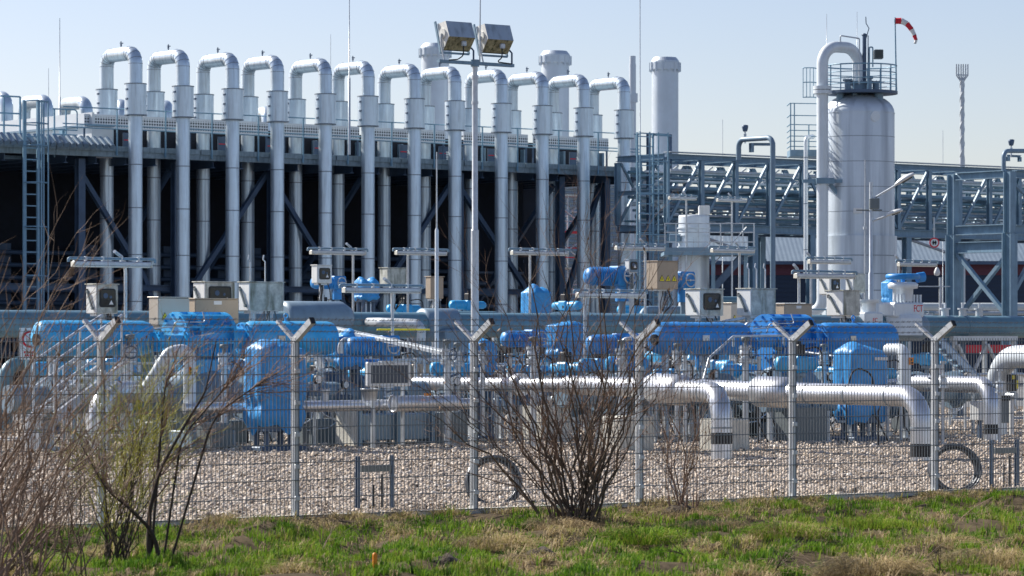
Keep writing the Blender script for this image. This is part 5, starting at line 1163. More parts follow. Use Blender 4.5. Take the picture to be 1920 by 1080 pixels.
t = thing('junction_box', 'pair of grey boxes on posts left and right of the grey-white bent pipe', 'junction box', G(1835, 67.5)); MB().box((0,0,.42),(.3,.25,.80), .01).build('box', WHITE, t); MB().bar((.15,.12,0),(.15,.12,.42),.06).build('post', STEELD, t); MB().box((0.7,.2,.35),(1.1,.5,.86), .01).build('box', GREYBOX, t); MB().box((.7,.18,.80),(1.1,.52,.9)).build('lid', BLACK, t); MB().bar((.9,.35,0),(.9,.35,.35),.06).build('post', STEELD, t)
t = thing('pressure_gauge_stand', 'black and yellow valve stand inside the thick white pipe bend', 'valve stand', G(1897, 71)); MB().cyl((0,0,0),(0,0,1.1),.05,12).build('post', WHITE, t); MB().box((-.09,-.08,.95),(.11,.08,1.3), .02).build('body', BLACK, t); MB().box((-.07,-.09,1.2),(.0,-.0805,1.28)).box((.04,-.09,1.0),(.10,-.0805,1.18)).build('yellow_mark', YEL, t); MB().cyl((0,-.12,.85),(0,.12,.85),.08,14).build('valve', GALV, t)

# ------------------------------------------------------------------ valve head with lettering
t = thing('flanged_valve', 'white valve head lettered FCT on the header pipe right of the upright vessel', 'valve head', P(1690,597,86.9)); t.scale = (1.1,1.1,1.45); s_ = S(86.9)
w = 46/s_/.787
MB().lathe([(w*.62,-.30),(w*.60,.0),(w*.55,.06)], 8, (0,0,0), 'z', False).box((-w*.60,-w*.35,.02),(w*.60,w*.35,.28), .03).build('body', WPIPE, t)
text_mesh('FCT', .17, RED, t, front_m(w*.34,-w*.35-.004,.17))
mb = MB()
for k in range(9): mb.cyl((-w*.52+w*.13*k,-w*.26,.26),(-w*.52+w*.13*k,-w*.26,.42),.028,8)
mb.build('bolt', WPIPE, t); MB().lathe([(.24,.30),(.24,.52),(.34,.53),(.36,.60),(.30,.64)], 24, (.05,0,0)).build('bonnet', WPIPE, t)
MB().torus((.05,0,.74),(0,0,1),.36,.05,30,8).bar((-.3,0,.74),(.4,0,.74),.05).cyl((.05,0,.6),(.05,0,.76),.05,10).cyl((.42,-.1,.72),(.62,-.12,.74),.09,14).build('blue_handwheel', BLUEB, t)
t2 = text_mesh('FCT', .15, RED, None, Matrix.Identity(4), 'valve_lettering') if False else None
t = thing('flanged_valve', 'second white valve head, mostly hidden behind the street lamp pole, with red letters', 'valve head', P(1628,602,86.4)); MB().box((-.35,-.25,-.2),(.3,.25,.22), .03).lathe([(.2,.2),(.2,.45),(.28,.46),(.28,.55)], 20).build('body', WPIPE, t); text_mesh('FC', .15, RED, t, front_m(.0,-.254,.02))
# small header-top fittings on the right
for px, lb in ((1772,'left'),(1805,'middle'),(1836,'right')):
    tag(MB().cyl((0,0,-.05),(0,0,.16),.10,16).cyl((0,0,.16),(0,0,.2),.14,16).cyl((0,0,.2),(0,0,.33),.03,8).build('header_nozzle', WPIPE if lb == 'left' else GALV, None, G(px, hp.location.y+kq(px)*U.y)+Z*(hp.location.z+.29)), '%s of three small nozzles on top of the header pipe near the right edge' % lb, 'nozzle', 'header pipe nozzles')

# ------------------------------------------------------------------ small valves, gauges, motors and handrails in the yard
def hand_valve(k=0):
    t = thing('hand_valve', '', 'valve', (0,0,0)); MB().cyl((0,0,-1.45),(0,0,.1),.055,14).flange((0,0,.10),(0,0,1),.12,.035,18,8,.012).flange((0,0,.145),(0,0,1),.12,.035,18,0).flange((0,0,.34),(0,0,1),.12,.035,18,8,.012).build('flanges', GALV, t)
    MB().lathe([(.07,.16),(.10,.2),(.11,.25),(.10,.3),(.07,.33)], 18).build('body', WPIPE, t); MB().cyl((0,0,.36),(0,0,.46),.035,10).lathe([(.03,.46),(.08,.47),(.08,.53),(.03,.54)], 16).build('bonnet', GREYBOX, t)
    MB().torus((0,-.16,.25),(0,1,0),.10,.013,20,6).bar((-.1,-.16,.25),(.1,-.16,.25),.016).bar((0,-.16,.25),(0,-.05,.25),.02).build('handwheel', STEELD, t); return t
hv = hand_valve(); first = True
for px, py, Y, sc_, lb in ((243,690,62.5,1.15,'stacked hand valve below the lamp pole in front of the left tank'),(838,690,64,1.,'hand valve at the lower end of the long cable duct'),(858,694,66,1.,'hand valve beside the one at the cable duct end'),(905,690,65,.9,'hand valve just right of the floodlight mast'),(1000,690,64,1.1,'hand valve above the silver pipe left of the large shrub'),(1165,690,65,1.,'hand valve on the silver pipe behind the right stems of the large shrub'),(1398,688,66,1.1,'hand valve under the bent drop pipe by the right yoke'),(1270,690,66,.9,'hand valve over the swollen sleeve of the white bent pipe'),(1545,690,68,.9,'hand valve between right yoke and tarpaulin'),(640,700,66,.9,'hand valve right of the left tarpaulin'),(600,705,68,1.,'hand valve behind the second fence post'),(420,700,62.5,1.,'hand valve below the left yoke'),(1460,700,69,1.,'hand valve below the right yoke'),(1320,690,69,.8,'hand valve left of the right yoke'),(150,690,64,1.1,'hand valve behind the stair rails at the left'),(300,700,65,.9,'hand valve under the side piston of the left actuator')):
    z = zz(py, Y); p = G(px, Y)+Z*z
    o = hv if first else dup(hv, p); first = False; o.location = p; o['label'] = lb; o['group'] = 'hand valves in the yard'; o.scale = (sc_,)*3; o.rotation_euler.z = TH+rnd.uniform(-.5,.5)
def motor():
    t = thing('electric_actuator', '', 'actuator', (0,0,0)); MB().lathe([(.05,-.45),(.15,-.42),(.16,-.38),(.16,.18),(.14,.22)], 22, (0,0,.22), 'x').build('motor_case', BLUEB, t)
    mb = MB()
    for k in range(9): mb.lathe([(.16,-.34+.055*k),(.178,-.34+.055*k),(.178,-.32+.055*k),(.16,-.32+.055*k)], 20, (0,0,.22), 'x', False)
    mb.build('cooling_rings', BLUEB, t); MB().box((.2,-.17,.04),(.62,.17,.42), .03).cyl((.41,0,-.25),(.41,0,.05),.13,18).build('gearbox', BLUEB, t)
    MB().torus((.41,-.24,.23),(0,1,0),.14,.016,22,6).bar((.27,-.24,.23),(.55,-.24,.23),.02).cyl((.41,-.24,.23),(.41,-.15,.23),.025,8).build('handwheel', GALV, t); MB().cyl((.41,0,-1.5),(.41,0,-.25),.07,12).build('stem', GREYB, t); return t
mo = motor(); first = True
for px, py, Y, sc_, lb in ((690,672,65,1.05,'blue electric actuator with white cable loops right of the left spring can'),(1140,668,68,1.1,'blue electric actuator behind the middle of the large shrub'),(1285,664,69,1.1,'blue electric actuator left of the right shelters'),(1135,540,96,1.5,'large blue electric actuator beneath the eleventh riser loop'),(1255,545,96,1.3,'large blue electric actuator beside the cabinet with three triangles'),(975,655,72,1.,'blue electric actuator left of the large shrub stems'),(610,545,96,1.,'small blue actuator under the distant windowed shelter'),(1500,668,72,.9,'blue electric actuator between right yoke and tarpaulin')):
    p = P(px, py, Y); o = mo if first else dup(mo, p); first = False; o.location = p; o['label'] = lb; o['group'] = 'blue electric actuators'; o.scale = (sc_,)*3
# cable loops
for i, (px, py, Y, lb) in enumerate(((668,655,65,'white cable loops over the blue actuator right of the left spring can'),(1278,650,68.5,'white cable loops left of the right shelters'),(600,690,63,'white hose loops right of the second fence post'))):
    mb = MB(); rr = random.Random(i)
    for k in range(4): mb.tube([(-.22+.05*k+.2*math.cos(a),.03*k,.22*math.sin(a)) for a in [j*.35 for j in range(11)]], .018, 6)
    tag(mb.build('cable_loop', WHITE, None, P(px,py,Y), TH), lb, 'cable loop', 'white cable loops')
def handrail(pts, label, hs=(1.05,.55), posts=True, mat=GALV, r=.022, group=None):
    b = Vector((pts[0].x, pts[0].y, pts[0].z)); t = thing('handrail', label, 'handrail', b, 0, group)
    for h in hs: MB().tube(fillet([p-b+Z*h for p in pts], .1), r, 8).build('rail', mat, t)
    if posts:
        for i, p in enumerate(pts):
            if i < len(pts)-1:
                n = max(1, int((pts[i+1]-p).length/1.3))
                for k in range(n): q = p.lerp(pts[i+1], k/n)-b; MB().tube([q, q+Z*hs[0]], r, 8).build('post', mat, t)
        q = pts[-1]-b; MB().tube([q, q+Z*hs[0]], r, 8).build('post', mat, t)
    return t
st = thing('access_stair', 'zinc stair with sloping handrails at the left behind the leftmost fence post', 'stair', G(60, 57.0), 0)
q0, q1 = P(60,785,57)-G(60,57), P(190,690,61)-G(60,57)
for dy in (Vector((0,0,0)), V*-.7): MB().bar(q0+dy, q1+dy, .05, .2).build('stringer', GALV, st)
mb = MB()
for k in range(7):
    c = q0.lerp(q1,(k+.5)/7); mb.box((c.x-.12,c.y-.65,c.z-.02),(c.x+.15,c.y+.1,c.z+.02))
mb.build('treads', GALV, st)
for dy in (Vector((0,0,0)), V*-.7):
    for h in (.5,.95): MB().tube([q0+dy+Z*h, q1+dy+Z*h], .024, 8).build('handrail', GALV, st)
    for k in (.02,.35,.68,1): c = q0.lerp(q1,k)+dy; MB().tube([c, c+Z*.95], .02, 8).build('baluster', GALV, st)
handrail([P(1318,735,66), P(1330,690,66.3), P(1375,650,67), P(1470,648,69)], 'small zinc handrail climbing left of the right yoke', (.2,), True, GALV, .026, 'yard handrails')
handrail([P(560,640,88)-Z*.3, P(1000,640,97)-Z*.3], 'blue handrail along the valve platform under the riser loops, left half', (1.05,.6), True, RAIL, .028, 'yard handrails')
handrail([P(1010,640,96)-Z*.3, P(1300,640,103)-Z*.3], 'blue handrail along the valve platform under the riser loops, right half', (1.1,.6), True, RAIL, .028, 'yard handrails')
handrail([P(1395,640,92)-Z*.1, P(1550,640,96)-Z*.1], 'blue handrail behind the right shelters', (1.0,.5), True, RAIL, .025, 'yard handrails')
for px0, px1, Y, z, lb in ((540,1310,100,1.55,'long grated valve platform under the riser loops'),):
    a, b = G(px0,Y), G(px1,Y+8); t = thing('valve_platform', lb, 'platform', a, 0); d = b-a; mb = MB().bar((0,0,z),(d.x,d.y,z),3.0,.12); mb.build('grating', STEEL, t)
    for k in range(9): c = d*(k/8); MB().bar((c.x,c.y,0),(c.x,c.y,z-.06),.12).build('leg', STEELD, t)
# platform pipes between headers and riser feet
rr = random.Random(17)
for i, (px, Y, h) in enumerate(((575,93,2.4),(650,93,2.6),(725,94,2.5),(830,95,2.7),(905,96,2.4),(960,97,2.5),(1030,98,2.7),(1150,100,2.6),(1205,101,2.9),(1320,102,3.2))):
    pts = [G(px,Y), G(px,Y)+Z*h, G(px,Y)+Z*h+U*rr.uniform(1.2,2.4), G(px,Y)+U*1.6+Z*.2]
    pts[3] = Vector((pts[2].x,pts[2].y,.2))
    pipe('blue-grey process pipe hoop under the riser loops, %s from the left' % ORD[i], pts, rr.choice((.07,.10,.13)), (TEAL,GREYB,STEEL)[i%3], .25, 14, 0, name='process_pipe', group='process pipe hoops on the valve platform')
for i, px in enumerate((10, 60, 100)):
    pipe('dark blue-grey pipe at the left edge behind the thicket, %s from the edge' % ORD[i], [G(px,74), G(px,74)+Z*(1.5+.3*i), G(px,74)+Z*(1.5+.3*i)+U*3, G(px,74)+U*3], .16, TEAL, .35, 18, 0, name='process_pipe', group='blue-grey pipes at the left edge')
# prohibition sign at the left
c = P(57, 650, 63); t = thing('prohibition_sign', 'white sign with a red prohibition ring on a post at the left edge', 'sign', G(57,63), math.radians(8)); w = .20; z = zz(657,63)
MB().box((-w,-.02,z-.17),(w,0,z+.42), .006).build('plate', SIGNW, t); MB().torus((0,-.021,z+.21),(0,1,0),.14,.02,28,6).bar((-.09,-.024,z+.29),(.09,-.024,z+.12),.03,.008).build('red_ring', RED, t)
MB().bar((-.05,-.021,z+.14),(.0,-.021,z+.27),.02,.004).bar((0,-.021,z+.27),(.06,-.021,z+.16),.02,.004).cyl((.0,-.02,z+.29),(.0,-.024,z+.29),.022,10).build('figure_symbol', BLACK, t)
text_mesh('ZUTRITT', .075, RED, t, front_m(0,-.023,z-.03)) if False else None
mb = MB()
for k, ww in ((0,.12),(1,.10)):
    for j in range(5): mb.box((-ww+j*ww*.42,-.024,z-.05-.06*k),(-ww+j*ww*.42+ww*.28,-.0205,z-.015-.06*k))
mb.build('red_lettering', RED, t); MB().bar((0,.03,0),(0,.03,z+.4),.05).build('post', GALV, t)

# ------------------------------------------------------------------ floodlight mast and street lamp
Yf = 70.; mt = thing('floodlight_mast', 'tall zinc floodlight mast with two box lamps and a lightning rod, centre of the fence', 'floodlight mast', G(890.5,Yf)); s_ = S(Yf); zf = lambda py: zz(py,Yf)
MB().tube([(0,0,0),(0,0,zf(432))], [.086,.08], 18).tube([(0,0,zf(432)),(0,0,zf(429)),(0,0,zf(120))], [.08,.062,.058], 18).cyl((0,0,zf(148)),(0,0,zf(142)),.075,16).cyl((0,0,zf(195)),(0,0,zf(190)),.072,16).box((-.16,-.16,0),(.16,.16,.03)).build('pole', POSTM, mt)
MB().box((-.95,-.05,zf(119)-.03),(1.0,.05,zf(119)+.035)).cyl((0,0,zf(125)),(0,0,zf(112)),.09,16).build('crossarm', STEEL, mt)
MB().tube([(.10,-.03,zf(119)),(.11,-.03,zf(48)),(.12,-.03,zf(-40))], [.018,.015,.010], 8).build('lightning_rod', GALV, mt)
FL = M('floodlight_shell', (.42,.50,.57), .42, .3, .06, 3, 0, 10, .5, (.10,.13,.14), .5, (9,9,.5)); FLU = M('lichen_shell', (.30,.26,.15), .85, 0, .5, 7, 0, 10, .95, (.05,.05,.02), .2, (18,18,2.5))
FLS = M('floodlight_sunlit_side', (.74,.74,.70), .6, 0, .08, 5, 0, 10, .4, (.40,.38,.30))  # side faces of the same shell, sunlit white put into the colour
for u0, lb in ((-.757,0),(.25,1)):
    w = .67; k_ = lambda v, py: (v, zf(py)+.0)
    A_, B_, C_, D_, E_ = k_(0,43), k_(-.125,72.5), k_(.07,96), k_(.13,97), k_(.29,47)     # cross-section: back panel, underside, mouth
    prof = [A_,B_,C_,D_,E_]; q = lambda u,p: (u0+u, p[0], p[1])
    mb = MB(); mb.m = 0; mb.add([q(0,A_),q(0,B_),q(w,B_),q(w,A_)], [(0,1,2,3)]); mb.add([q(0,E_),q(0,A_),q(w,A_),q(w,E_)], [(0,1,2,3)])
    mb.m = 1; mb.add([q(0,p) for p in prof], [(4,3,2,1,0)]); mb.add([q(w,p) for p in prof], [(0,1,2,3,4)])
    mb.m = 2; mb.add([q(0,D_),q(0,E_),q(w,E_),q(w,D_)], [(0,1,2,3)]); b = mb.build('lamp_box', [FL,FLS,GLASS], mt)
    e_ = .004; MB().add([q(0,B_),q(0,C_),q(w,C_),q(w,B_),(u0,B_[0]+.01,B_[1]+.012),(u0,C_[0],C_[1]+.014),(u0+w,C_[0],C_[1]+.014),(u0+w,B_[0]+.01,B_[1]+.012)], [(0,1,2,3),(7,6,5,4),(0,4,5,1),(2,6,7,3)]).build('underside', FLU, b)
    dn = Vector((0,E_[0]-D_[0],E_[1]-D_[1])).normalized(); a0 = Vector((u0-.03,D_[0],D_[1]))-dn*.05; a1 = Vector((u0-.03,E_[0],E_[1]))+dn*.05
    for x in (0,w+.06): MB().bar(a0+Vector((x,.02,0)),a1+Vector((x,.02,0)),.03,.05).build('mouth_rim', STEEL, b)
    MB().bar(a0+Vector((.0,.02,0)),a0+Vector((w+.06,.02,0)),.05,.04).build('mouth_rim', STEEL, b)
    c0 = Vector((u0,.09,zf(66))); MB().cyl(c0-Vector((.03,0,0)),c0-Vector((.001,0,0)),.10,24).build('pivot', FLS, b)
    MB().tube([(u0-.045,.09,zf(66)),(u0-.05,.10,zf(85)),(u0-.03,.0,zf(118))], .018, 8).build('yoke', POSTM, mt); MB().tube([(u0+w+.03,.05,zf(90)),(u0+w+.05,.0,zf(95)),(u0+w+.05,.0,zf(117))], .02, 8).build('yoke', STEELD, mt)
    g = Vector((u0+w*.62,-.06,zf(84))); MB().box(tuple(g-Vector((.06,.05,.05))),tuple(g+Vector((.06,.03,.06))), .02).build('gland_box', GALV, b)
    MB().tube(fillet([g-Vector((.03,.04,.05)), g-Vector((.05,.06,.25)), Vector((u0+w*.4,-.06,zf(114))), Vector((u0+.05 if lb == 0 else u0+w,-.055,zf(116)))],.1), .013, 8).build('cable', BLACK, mt)
Ys = 92.; sl = thing('street_lamp', 'zinc lamp pole with two cobra heads in front of the upright vessel', 'street lamp', G(1633,Ys), 0); s_ = S(Ys); zs = lambda py: zz(py,Ys)
MB().tube([(0,0,0),(0,0,zs(512)),(0,0,zs(510)),(0,0,zs(342))], [.075,.07,.05,.045], 14).build('pole', GALV, sl)
HEAD = M('lamp_head_shell', (.66,.68,.68), .45, .2, .08, 3)
for x0,y0,x1,y1 in ((1635,374,1678,348),(1637,414,1662,405)):
    a = Vector(((x0-1633)/s_,0,zs(y0))); b = Vector(((x1-1633)/s_,-.1,zs(y1))); d = (b-a).normalized(); MB().tube([a,b], .028, 8).build('arm', GALV, sl)
    up = (Z-d*d.dot(Z)).normalized(); sd = d.cross(up); sc_ = 1. if y0 < 400 else .75; mb = MB(); n = 9; vs = []
    for i in range(n):
        q = i/(n-1); hw = (.05+.13*math.sin(min(1,q*1.35+.12)*1.5)*(1 if q < .8 else 1-(q-.8)*2.2))*sc_; hh = .035+.075*math.sin(q*2.7+.2)*sc_
        for j in range(12): a_ = 6.2832*j/12; vs.append(b+d*(q*.60*sc_)+sd*math.cos(a_)*hw+up*(math.sin(a_)*hh*(1 if math.sin(a_) > 0 else .35)))
    mb.add(vs, [(i*12+j, i*12+(j+1)%12, (i+1)*12+(j+1)%12, (i+1)*12+j) for i in range(n-1) for j in range(12)]+[tuple(range(11,-1,-1)),tuple(range((n-1)*12,n*12))], True); k = mb.build('lamp_head', HEAD, sl)
    c = b+d*.36*sc_-up*.045*sc_; MB().bar(c-d*.16*sc_, c+d*.15*sc_, .2*sc_, .03, up).build('glass', GLASS, k)
MB().tube([(-.4,0,zs(394)),(.3,0,zs(394))], .02, 8).box((-.05,-.16,zs(392)),(.22,.05,zs(372)), .015).build('floodlight', GREYBOX, sl)
t = thing('camera_pole', 'thin zinc pole just left of the street lamp', 'pole', G(1622,Ys+2), 0); MB().tube([(0,0,0),(0,0,zz(300,Ys+2))], [.05,.012], 10).build('shaft', GALV, t); MB().cyl((0,0,zz(430,Ys+2)),(0,0,zz(425,Ys+2)),.06,10).build('collar', GALV, t)
t = thing('camera_pole', 'short pole with a round white camera in front of the red and blue hall', 'pole', G(1763,120), 0); MB().tube([(0,0,0),(0,0,zz(520,120))], .05, 10).box((-.75,-.04,zz(538,120)),(.35,.04,zz(536,120))).build('shaft', GALV, t); MB().lathe([(.02,-.14),(.10,-.10),(.11,0),(.06,.13),(.02,.17)], 18, (-.12,-.05,zz(510,120))).build('camera', WHITE, t)
# lattice and stair on the right, under the header pipe
t = thing('access_stair', 'dark steel stair descending right under the header pipe near the right edge', 'stair', G(1770,80), 0); a = P(1762,640,80)-G(1770,80); b = P(1842,722,78)-G(1770,80)
for dy in (0,.8): MB().bar(a+Vector((0,dy,0)), b+Vector((0,dy,0)), .06, .26).build('stringer', STEELD, t)
mb = MB()
for k in range(8): c = a.lerp(b,(k+.5)/8); mb.box((c.x-.13,c.y+.03,c.z-.02),(c.x+.13,c.y+.77,c.z+.02))
mb.build('treads', STEEL, t)
t = thing('steel_trestle', 'zinc cross-braced trestle behind the stair under the header pipe', 'steel frame', G(1790,88)); 
for x in (0,1.1,2.2): MB().bar((x,0,0),(x,0,2.0),.09).build('post', GALV, t)
for x in (0,1.1): MB().bar((x,-.07,.2),(x+1.1,-.07,1.9),.07).bar((x,-.12,1.9),(x+1.1,-.12,.2),.07).build('brace', GALV, t)
MB().bar((-.1,0,2.06),(2.3,0,2.06),.12).build('top_beam', GALV, t)
t = tag(MB().box((0,0,0),(9,.05,.28)).build('red_banner_board', RED, None, G(1795,118)+Z*1.55, TH), 'long red board low behind the trestle at the right', 'board')

# ------------------------------------------------------------------ instrument stands filling the yard between the valves
def impulse_stand():
    t = thing('instrument_stand', '', 'instrument stand', (0,0,0)); MB().cyl((0,0,0),(0,0,1.25),.03,10).box((-.12,-.12,0),(.12,.12,.02)).build('post', GALV, t)
    MB().box((-.16,-.07,.92),(.16,.02,1.02), .01).cyl((-.1,-.03,1.02),(-.1,-.03,1.14),.03,10).cyl((.1,-.03,1.02),(.1,-.03,1.14),.03,10).build('manifold', STEELD, t)
    MB().cyl((0,-.14,1.22),(0,-.06,1.22),.085,20).build('gauge_body', BLACK, t); MB().cyl((0,-.146,1.22),(0,-.1405,1.22),.07,20).build('gauge_face', SIGNW, t)
    MB().tube(fillet([(-.1,-.04,.92),(-.1,-.06,.5),(-.5,-.1,.35),(-.8,.2,.3)],.1),.014,6,False).build('tube', GALV, t); MB().tube(fillet([(.1,-.04,.92),(.12,-.06,.6),(.45,-.1,.45),(.7,.3,.3)],.1),.014,6,False).build('tube', GALV, t)
    MB().torus((.22,-.05,.97),(1,0,0),.05,.01,16,5).build('handwheel', STEELD, t); return t
im = impulse_stand()
for i, (px, Y, sc_, lb) in enumerate(((425,63,1.,'instrument stand with a round gauge below the left yoke'),(270,63.5,.9,'instrument stand left of the white hump pipe'),(590,64,1.05,'instrument stand right of the left tarpaulin unit'),(640,65.5,.95,'instrument stand left of the dark panel'),(850,66,1.,'instrument stand left of the floodlight mast'),(930,67,1.1,'instrument stand right of the floodlight mast'),(1030,67,1.,'instrument stand behind the left stems of the large shrub'),(1120,67.5,1.1,'instrument stand behind the middle of the large shrub'),(1230,67,1.,'instrument stand right of the large shrub'),(1330,68,1.1,'instrument stand behind the first swollen sleeve'),(1440,68.5,1.1,'instrument stand below the right yoke'),(1550,68.5,1.05,'instrument stand left of the right tarpaulin unit'),(1745,74,1.1,'instrument stand behind the last full fence post'),(1810,76,1.,'instrument stand right of the last full fence post'))):
    p = G(px, Y); o = im if i == 0 else dup(im, p); o.location = p; o['label'] = lb; o['group'] = 'instrument stands'; o.scale = (sc_,)*3; o.rotation_euler.z = TH+rnd.uniform(-.4,.4)
# dark low pipework under the valves
for i, (px, Y, L, z, r, mt_, lb) in enumerate(((330,66.5,3.2,.62,.09,STEELD,'dark low pipe under the left valve'),(560,67,4.0,.55,.08,STEELD,'dark low pipe behind the grey blocks right of the second fence post'),(930,70,5,.8,.12,GREYB,'blue-grey low pipe behind the large shrub'),(980,72,6,.5,.09,STEELD,'dark low pipe behind the concrete blocks by the large shrub'),(1330,72,4.6,.55,.10,STEELD,'dark low pipe under the right valve'),(1545,71,3.0,.8,.09,STEELD,'dark low pipe behind the right tarpaulin unit'))):
    mb = MB().tube(fillet([(0,0,0),(0,0,z),(L,0,z),(L,0,0)],.2), r, 14)
    tag(mb.build('low_pipe', mt_, None, G(px,Y), TH), lb, 'pipe', 'low pipes under the valves')
for i, (px, Y, w, d, z0, z1, m_, lb) in enumerate(((330,65.8,.4,.3,.9,1.35,STEELD,'dark junction box below the left yoke'),(612,66.5,.5,.3,.8,1.4,STEELD,'dark junction box right of the second fence post'),(700,66,.45,.3,1.25,1.65,BLUEB,'blue junction box above the dark panel'),(945,69,.5,.3,.9,1.5,STEELD,'dark junction box right of the floodlight mast'),(1215,70,.6,.35,.9,1.5,STEELD,'dark junction box behind the fence post right of the large shrub'),(1430,70.5,.5,.3,.8,1.3,STEELD,'dark junction box left of the right tarpaulin unit'),(1580,72,.55,.3,1.0,1.5,CONC,'pale junction box behind the right tarpaulin unit'))):
    t = thing('junction_box', lb, 'junction box', G(px,Y), TH, 'small junction boxes'); MB().box((0,0,z0),(w,d,z1), .012).build('box', m_, t); MB().box((.03,-.008,z0+.03),(w-.03,-.0005,z1-.03), .002).build('door', m_, t); MB().bar((w/2,d/2,0),(w/2,d/2,z0),.06).build('post', GALV, t)
    MB().tube(fillet([(w*.3,d*.5,z0),(w*.3,d*.5,z0-.3),(w*.3+.5,d*.5,.15)],.12),.018,6,False).tube(fillet([(w*.7,d*.5,z0),(w*.7,d*.5,z0-.25),(w*.7-.6,d*.5,.2)],.12),.018,6,False).build('cable', BLACK, t)

# small actuated valves that fill the yard behind and between the big units
def small_valve():
    t = thing('actuated_valve', '', 'valve', (0,0,0)); MB().tube([(-1.0,0,.6),(1.0,0,.6)], .12, 16).build('line', GREYB, t)
    for x in (-.34,-.26,.26,.34): MB().flange((x,0,.6),(1,0,0),.22,.045,20,8 if abs(x) > .3 else 0,.014).build('flange', GREYB, t)
    MB().lathe([(.12,-.24),(.2,-.14),(.23,0),(.2,.14),(.12,.24)], 20, (0,0,.6), 'x').cyl((0,0,.75),(0,0,1.05),.08,14).flange((0,0,1.05),(0,0,1),.16,.04,18,8,.012).build('body', GREYB, t)
    MB().box((-.16,-.14,1.08),(.16,.14,1.34), .03).lathe([(.02,-.62),(.11,-.58),(.12,-.5),(.12,-.16)], 18, (0,0,1.22), 'x').lathe([(.10,.16),(.10,.44),(.07,.5),(.02,.51)], 18, (0,0,1.22), 'x').build('actuator_case', BLUEA, t)
    MB().box((-.10,-.1,1.345),(.10,.1,1.52), .02).cyl((0,0,1.52),(0,0,1.58),.05,12).build('switch_box', BLACK, t)
    for x in (-.8,.8): MB().bar((x,0,0),(x,0,.5),.09).box((x-.14,-.14,0),(x+.14,.14,.03)).build('pipe_stand', GALV, t)
    MB().tube(fillet([(.1,-.1,1.45),(.4,-.25,1.5),(.5,-.2,.9),(.4,-.1,.1)],.15),.016,6,False).build('cable', BLACK, t); return t
sv = small_valve()
for i, (px, Y, z, sc_, lb) in enumerate(((560,78,.9,1.,'small blue actuated valve behind the spring can of the left actuator'),(640,80,.6,1.1,'small blue actuated valve behind the zinc cable duct'),(720,76,.5,1.,'small blue actuated valve behind the dark panel'),(850,78,.7,1.1,'small blue actuated valve left of the floodlight mast'),(950,76,.6,1.1,'small blue actuated valve right of the floodlight mast'),(1010,82,1.,1.,'small blue actuated valve behind the left top of the large shrub'),(1100,84,.9,1.2,'small blue actuated valve behind the crown of the large shrub'),(1240,82,.8,1.1,'small blue actuated valve behind the post right of the large shrub'),(1330,80,.6,1.1,'small blue actuated valve under the windowed right shelter'),(1400,84,.9,1.1,'small blue actuated valve behind the mossy right shelter'),(1560,82,.9,1.,'small blue actuated valve at the vessel foot'),(1740,86,.6,1.1,'small blue actuated valve right of the lettered valve'),(605,101,1.62,1.1,'blue actuated valve on the grated platform, first from the left'),(760,103,1.62,1.1,'blue actuated valve on the grated platform, second from the left'),(880,104,1.62,1.2,'blue actuated valve on the grated platform, third from the left'),(1060,106,1.62,1.2,'blue actuated valve on the grated platform, fourth from the left'),(1190,107,1.62,1.1,'blue actuated valve on the grated platform, fifth from the left'),(230,76,.8,1.1,'small blue actuated valve behind the left tank'),(430,78,1.0,1.1,'small blue actuated valve behind the left yoke'))):
    p = G(px, Y)+Z*(0 if z < 1.5 else z); o = sv if i == 0 else dup(sv, p); o.location = p; o['label'] = lb; o['group'] = 'small actuated valves'; o.scale = (sc_, sc_, sc_*(1+z*.25 if z < 1.5 else 1)); o.rotation_euler.z = TH+(math.pi/2 if i % 4 == 3 else 0)

# lever valves, hose loops and thin conduit runs between the valves
def lever_valve():
    t = thing('lever_valve', 'small lever valve on a thin standpipe among the yard pipes', 'valve', (0,0,0), TH, 'small lever valves in the yard'); MB().cyl((0,0,0),(0,0,1.0),.03,10).cyl((0,0,1.22),(0,0,1.42),.03,10).cyl((0,0,1.42),(0,0,1.46),.05,12).build('standpipe', GALV, t)
    MB().cyl((0,0,1.0),(0,0,1.03),.085,16).cyl((0,0,1.19),(0,0,1.22),.085,16).lathe([(.04,1.03),(.06,1.06),(.07,1.11),(.06,1.16),(.04,1.19)], 16).build('body', WPIPE, t)
    MB().cyl((0,-.07,1.11),(0,-.11,1.11),.025,10).bar((0,-.10,1.11),(.24,-.10,1.17),.025,.035).build('lever', STEELD, t); return t
lv_ = lever_valve(); rr = random.Random(77)
for i in range(44):
    px = 120+i*40.5+rr.uniform(-14,14); Y = rr.uniform(64.5, 74); o = lv_ if i == 0 else dup(lv_, (0,0,0)); o.location = G(px, Y); o.scale = (1.1, 1.1, rr.uniform(.75,1.25)); o.rotation_euler.z = rr.uniform(0,6.28)
hl = tag(MB().tube(fillet([(0,0,0),(0,0,.9),(.15,.02,1.35),(.5,.05,1.2),(.55,.05,.5),(.8,.0,0)],.2), .016, 8, False).build('hose_loop', BLACK, None, (0,0,0), TH), 'dark flexible hose looping out of the gravel among the valves', 'hose', 'dark hose loops in the yard')
for i in range(30):
    px = 150+i*51+rr.uniform(-20,20); Y = rr.uniform(64, 72); o = hl if i == 0 else dup(hl, (0,0,0)); o.location = G(px, Y); o.scale = (rr.uniform(.7,1.3), 1, rr.uniform(.7,1.25)); o.rotation_euler.z = TH+rr.uniform(-.6,.6)
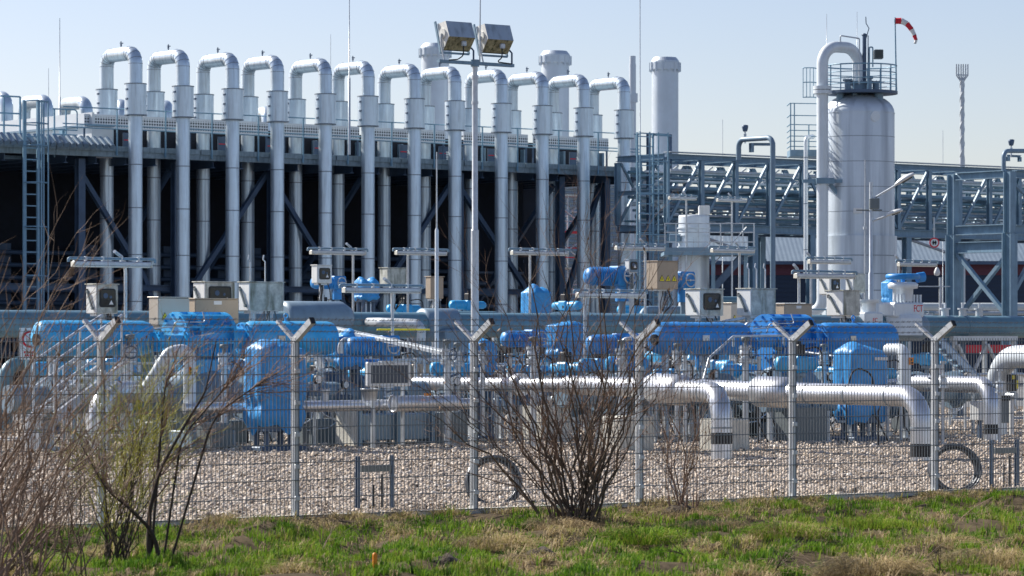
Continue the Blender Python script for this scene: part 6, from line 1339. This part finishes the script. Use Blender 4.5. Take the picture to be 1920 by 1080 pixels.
for i, (px, Y, L, z, r, m_, lb) in enumerate(((120,67,5.5,1.55,.03,GALV,'thin zinc conduit run under the left actuator, upper one'),(140,66,5.2,1.35,.04,GREYB,'thin grey conduit run under the left actuator, lower one'),(560,69,6,1.6,.035,GALV,'thin zinc conduit run left of the floodlight mast'),(900,71,7,1.5,.04,WPIPE,'thin white conduit run behind the large shrub'),(920,72,7,1.25,.03,GALV,'thin zinc conduit run behind the large shrub, lower one'),(1280,73,6,1.55,.04,GALV,'thin zinc conduit run under the right actuator, upper one'),(1300,72,6,1.3,.03,GREYB,'thin grey conduit run under the right actuator, lower one'),(1640,78,5,1.2,.04,GALV,'thin zinc conduit run under the header pipe at the right'))):
    mb = MB().tube(fillet([(0,0,0),(0,0,z),(L,0,z),(L,0,0)],.12), r, 10)
    for k in range(1,4): mb.bar((L*k/4,.05,0),(L*k/4,.05,z+.05),.05).box((L*k/4-.05,-.06,z-.05),(L*k/4+.05,.06,z+.05))
    tag(mb.build('conduit_run', m_, None, G(px,Y), TH), lb, 'conduit', 'thin conduit runs')

rr = random.Random(91)
for i, px in enumerate((120,205,300,455,585,665,745,860,925,985,1050,1120,1175,1255,1345,1400,1500,1560,1655)):
    o = dup(sv, G(px+rr.uniform(-12,12), rr.uniform(66.5,73)), 'small blue actuated valve crowded into the pipework close behind the silver pipes'); o['group'] = 'actuated valves close behind the silver pipes'; o.scale = (.95,.95,rr.uniform(.95,1.3)); o.rotation_euler.z = TH+rr.choice((0,0,1.57,.2))
# ------------------------------------------------------------------ light, sky, camera
EL = math.radians(38); AZ = Vector((-.835,.55,0)).normalized()
Sd = AZ*math.cos(EL)+Z*math.sin(EL)
sun = bpy.data.objects.new('sun', bpy.data.lights.new('sun', 'SUN')); COL.objects.link(sun)
sun.data.energy = 5.0; sun.data.angle = math.radians(.5); sun.data.color = (1.,.95,.87)
sun.rotation_euler = (-Sd).to_track_quat('-Z','Y').to_euler(); sun.location = (-60,40,60)
w = bpy.data.worlds.new('World'); SC.world = w; w.use_nodes = True; N = w.node_tree.nodes
sky = N.new('ShaderNodeTexSky'); sky.sky_type = 'NISHITA'; sky.sun_disc = False; sky.sun_elevation = EL
sky.sun_rotation = math.atan2(AZ.x, AZ.y); sky.air_density = 1.0; sky.dust_density = 2.6; sky.ozone_density = 1.8; sky.altitude = 1500
tn = N.new('ShaderNodeMix'); tn.data_type = 'RGBA'; tn.blend_type = 'MULTIPLY'; tn.inputs[0].default_value = 1; tn.inputs[7].default_value = (1.10,.985,1.0,1)
w.node_tree.links.new(sky.outputs[0], tn.inputs[6]); w.node_tree.links.new(tn.outputs[2], N['Background'].inputs['Color']); N['Background'].inputs['Strength'].default_value = .095
cam = bpy.data.objects.new('camera', bpy.data.cameras.new('camera')); COL.objects.link(cam)
cam.location = (0,0,H); cam.rotation_euler = (math.pi/2,0,0); cam.data.sensor_width = 36; cam.data.lens = 36*F/1920
cam.data.shift_y = (HY-540)/1920; cam.data.clip_start = 1; cam.data.dof.use_dof = True; cam.data.dof.focus_distance = 62; cam.data.dof.aperture_fstop = 6.3; cam.data.clip_end = 5000
SC.camera = cam; SC.render.resolution_x = 1024; SC.render.resolution_y = 576
SC.view_settings.view_transform = 'Standard'; SC.view_settings.look = 'None'; SC.view_settings.exposure = .5; SC.view_settings.gamma = 1
SC.cycles.max_bounces = 6; SC.cycles.diffuse_bounces = 3; SC.cycles.glossy_bounces = 3; SC.cycles.use_denoising = True
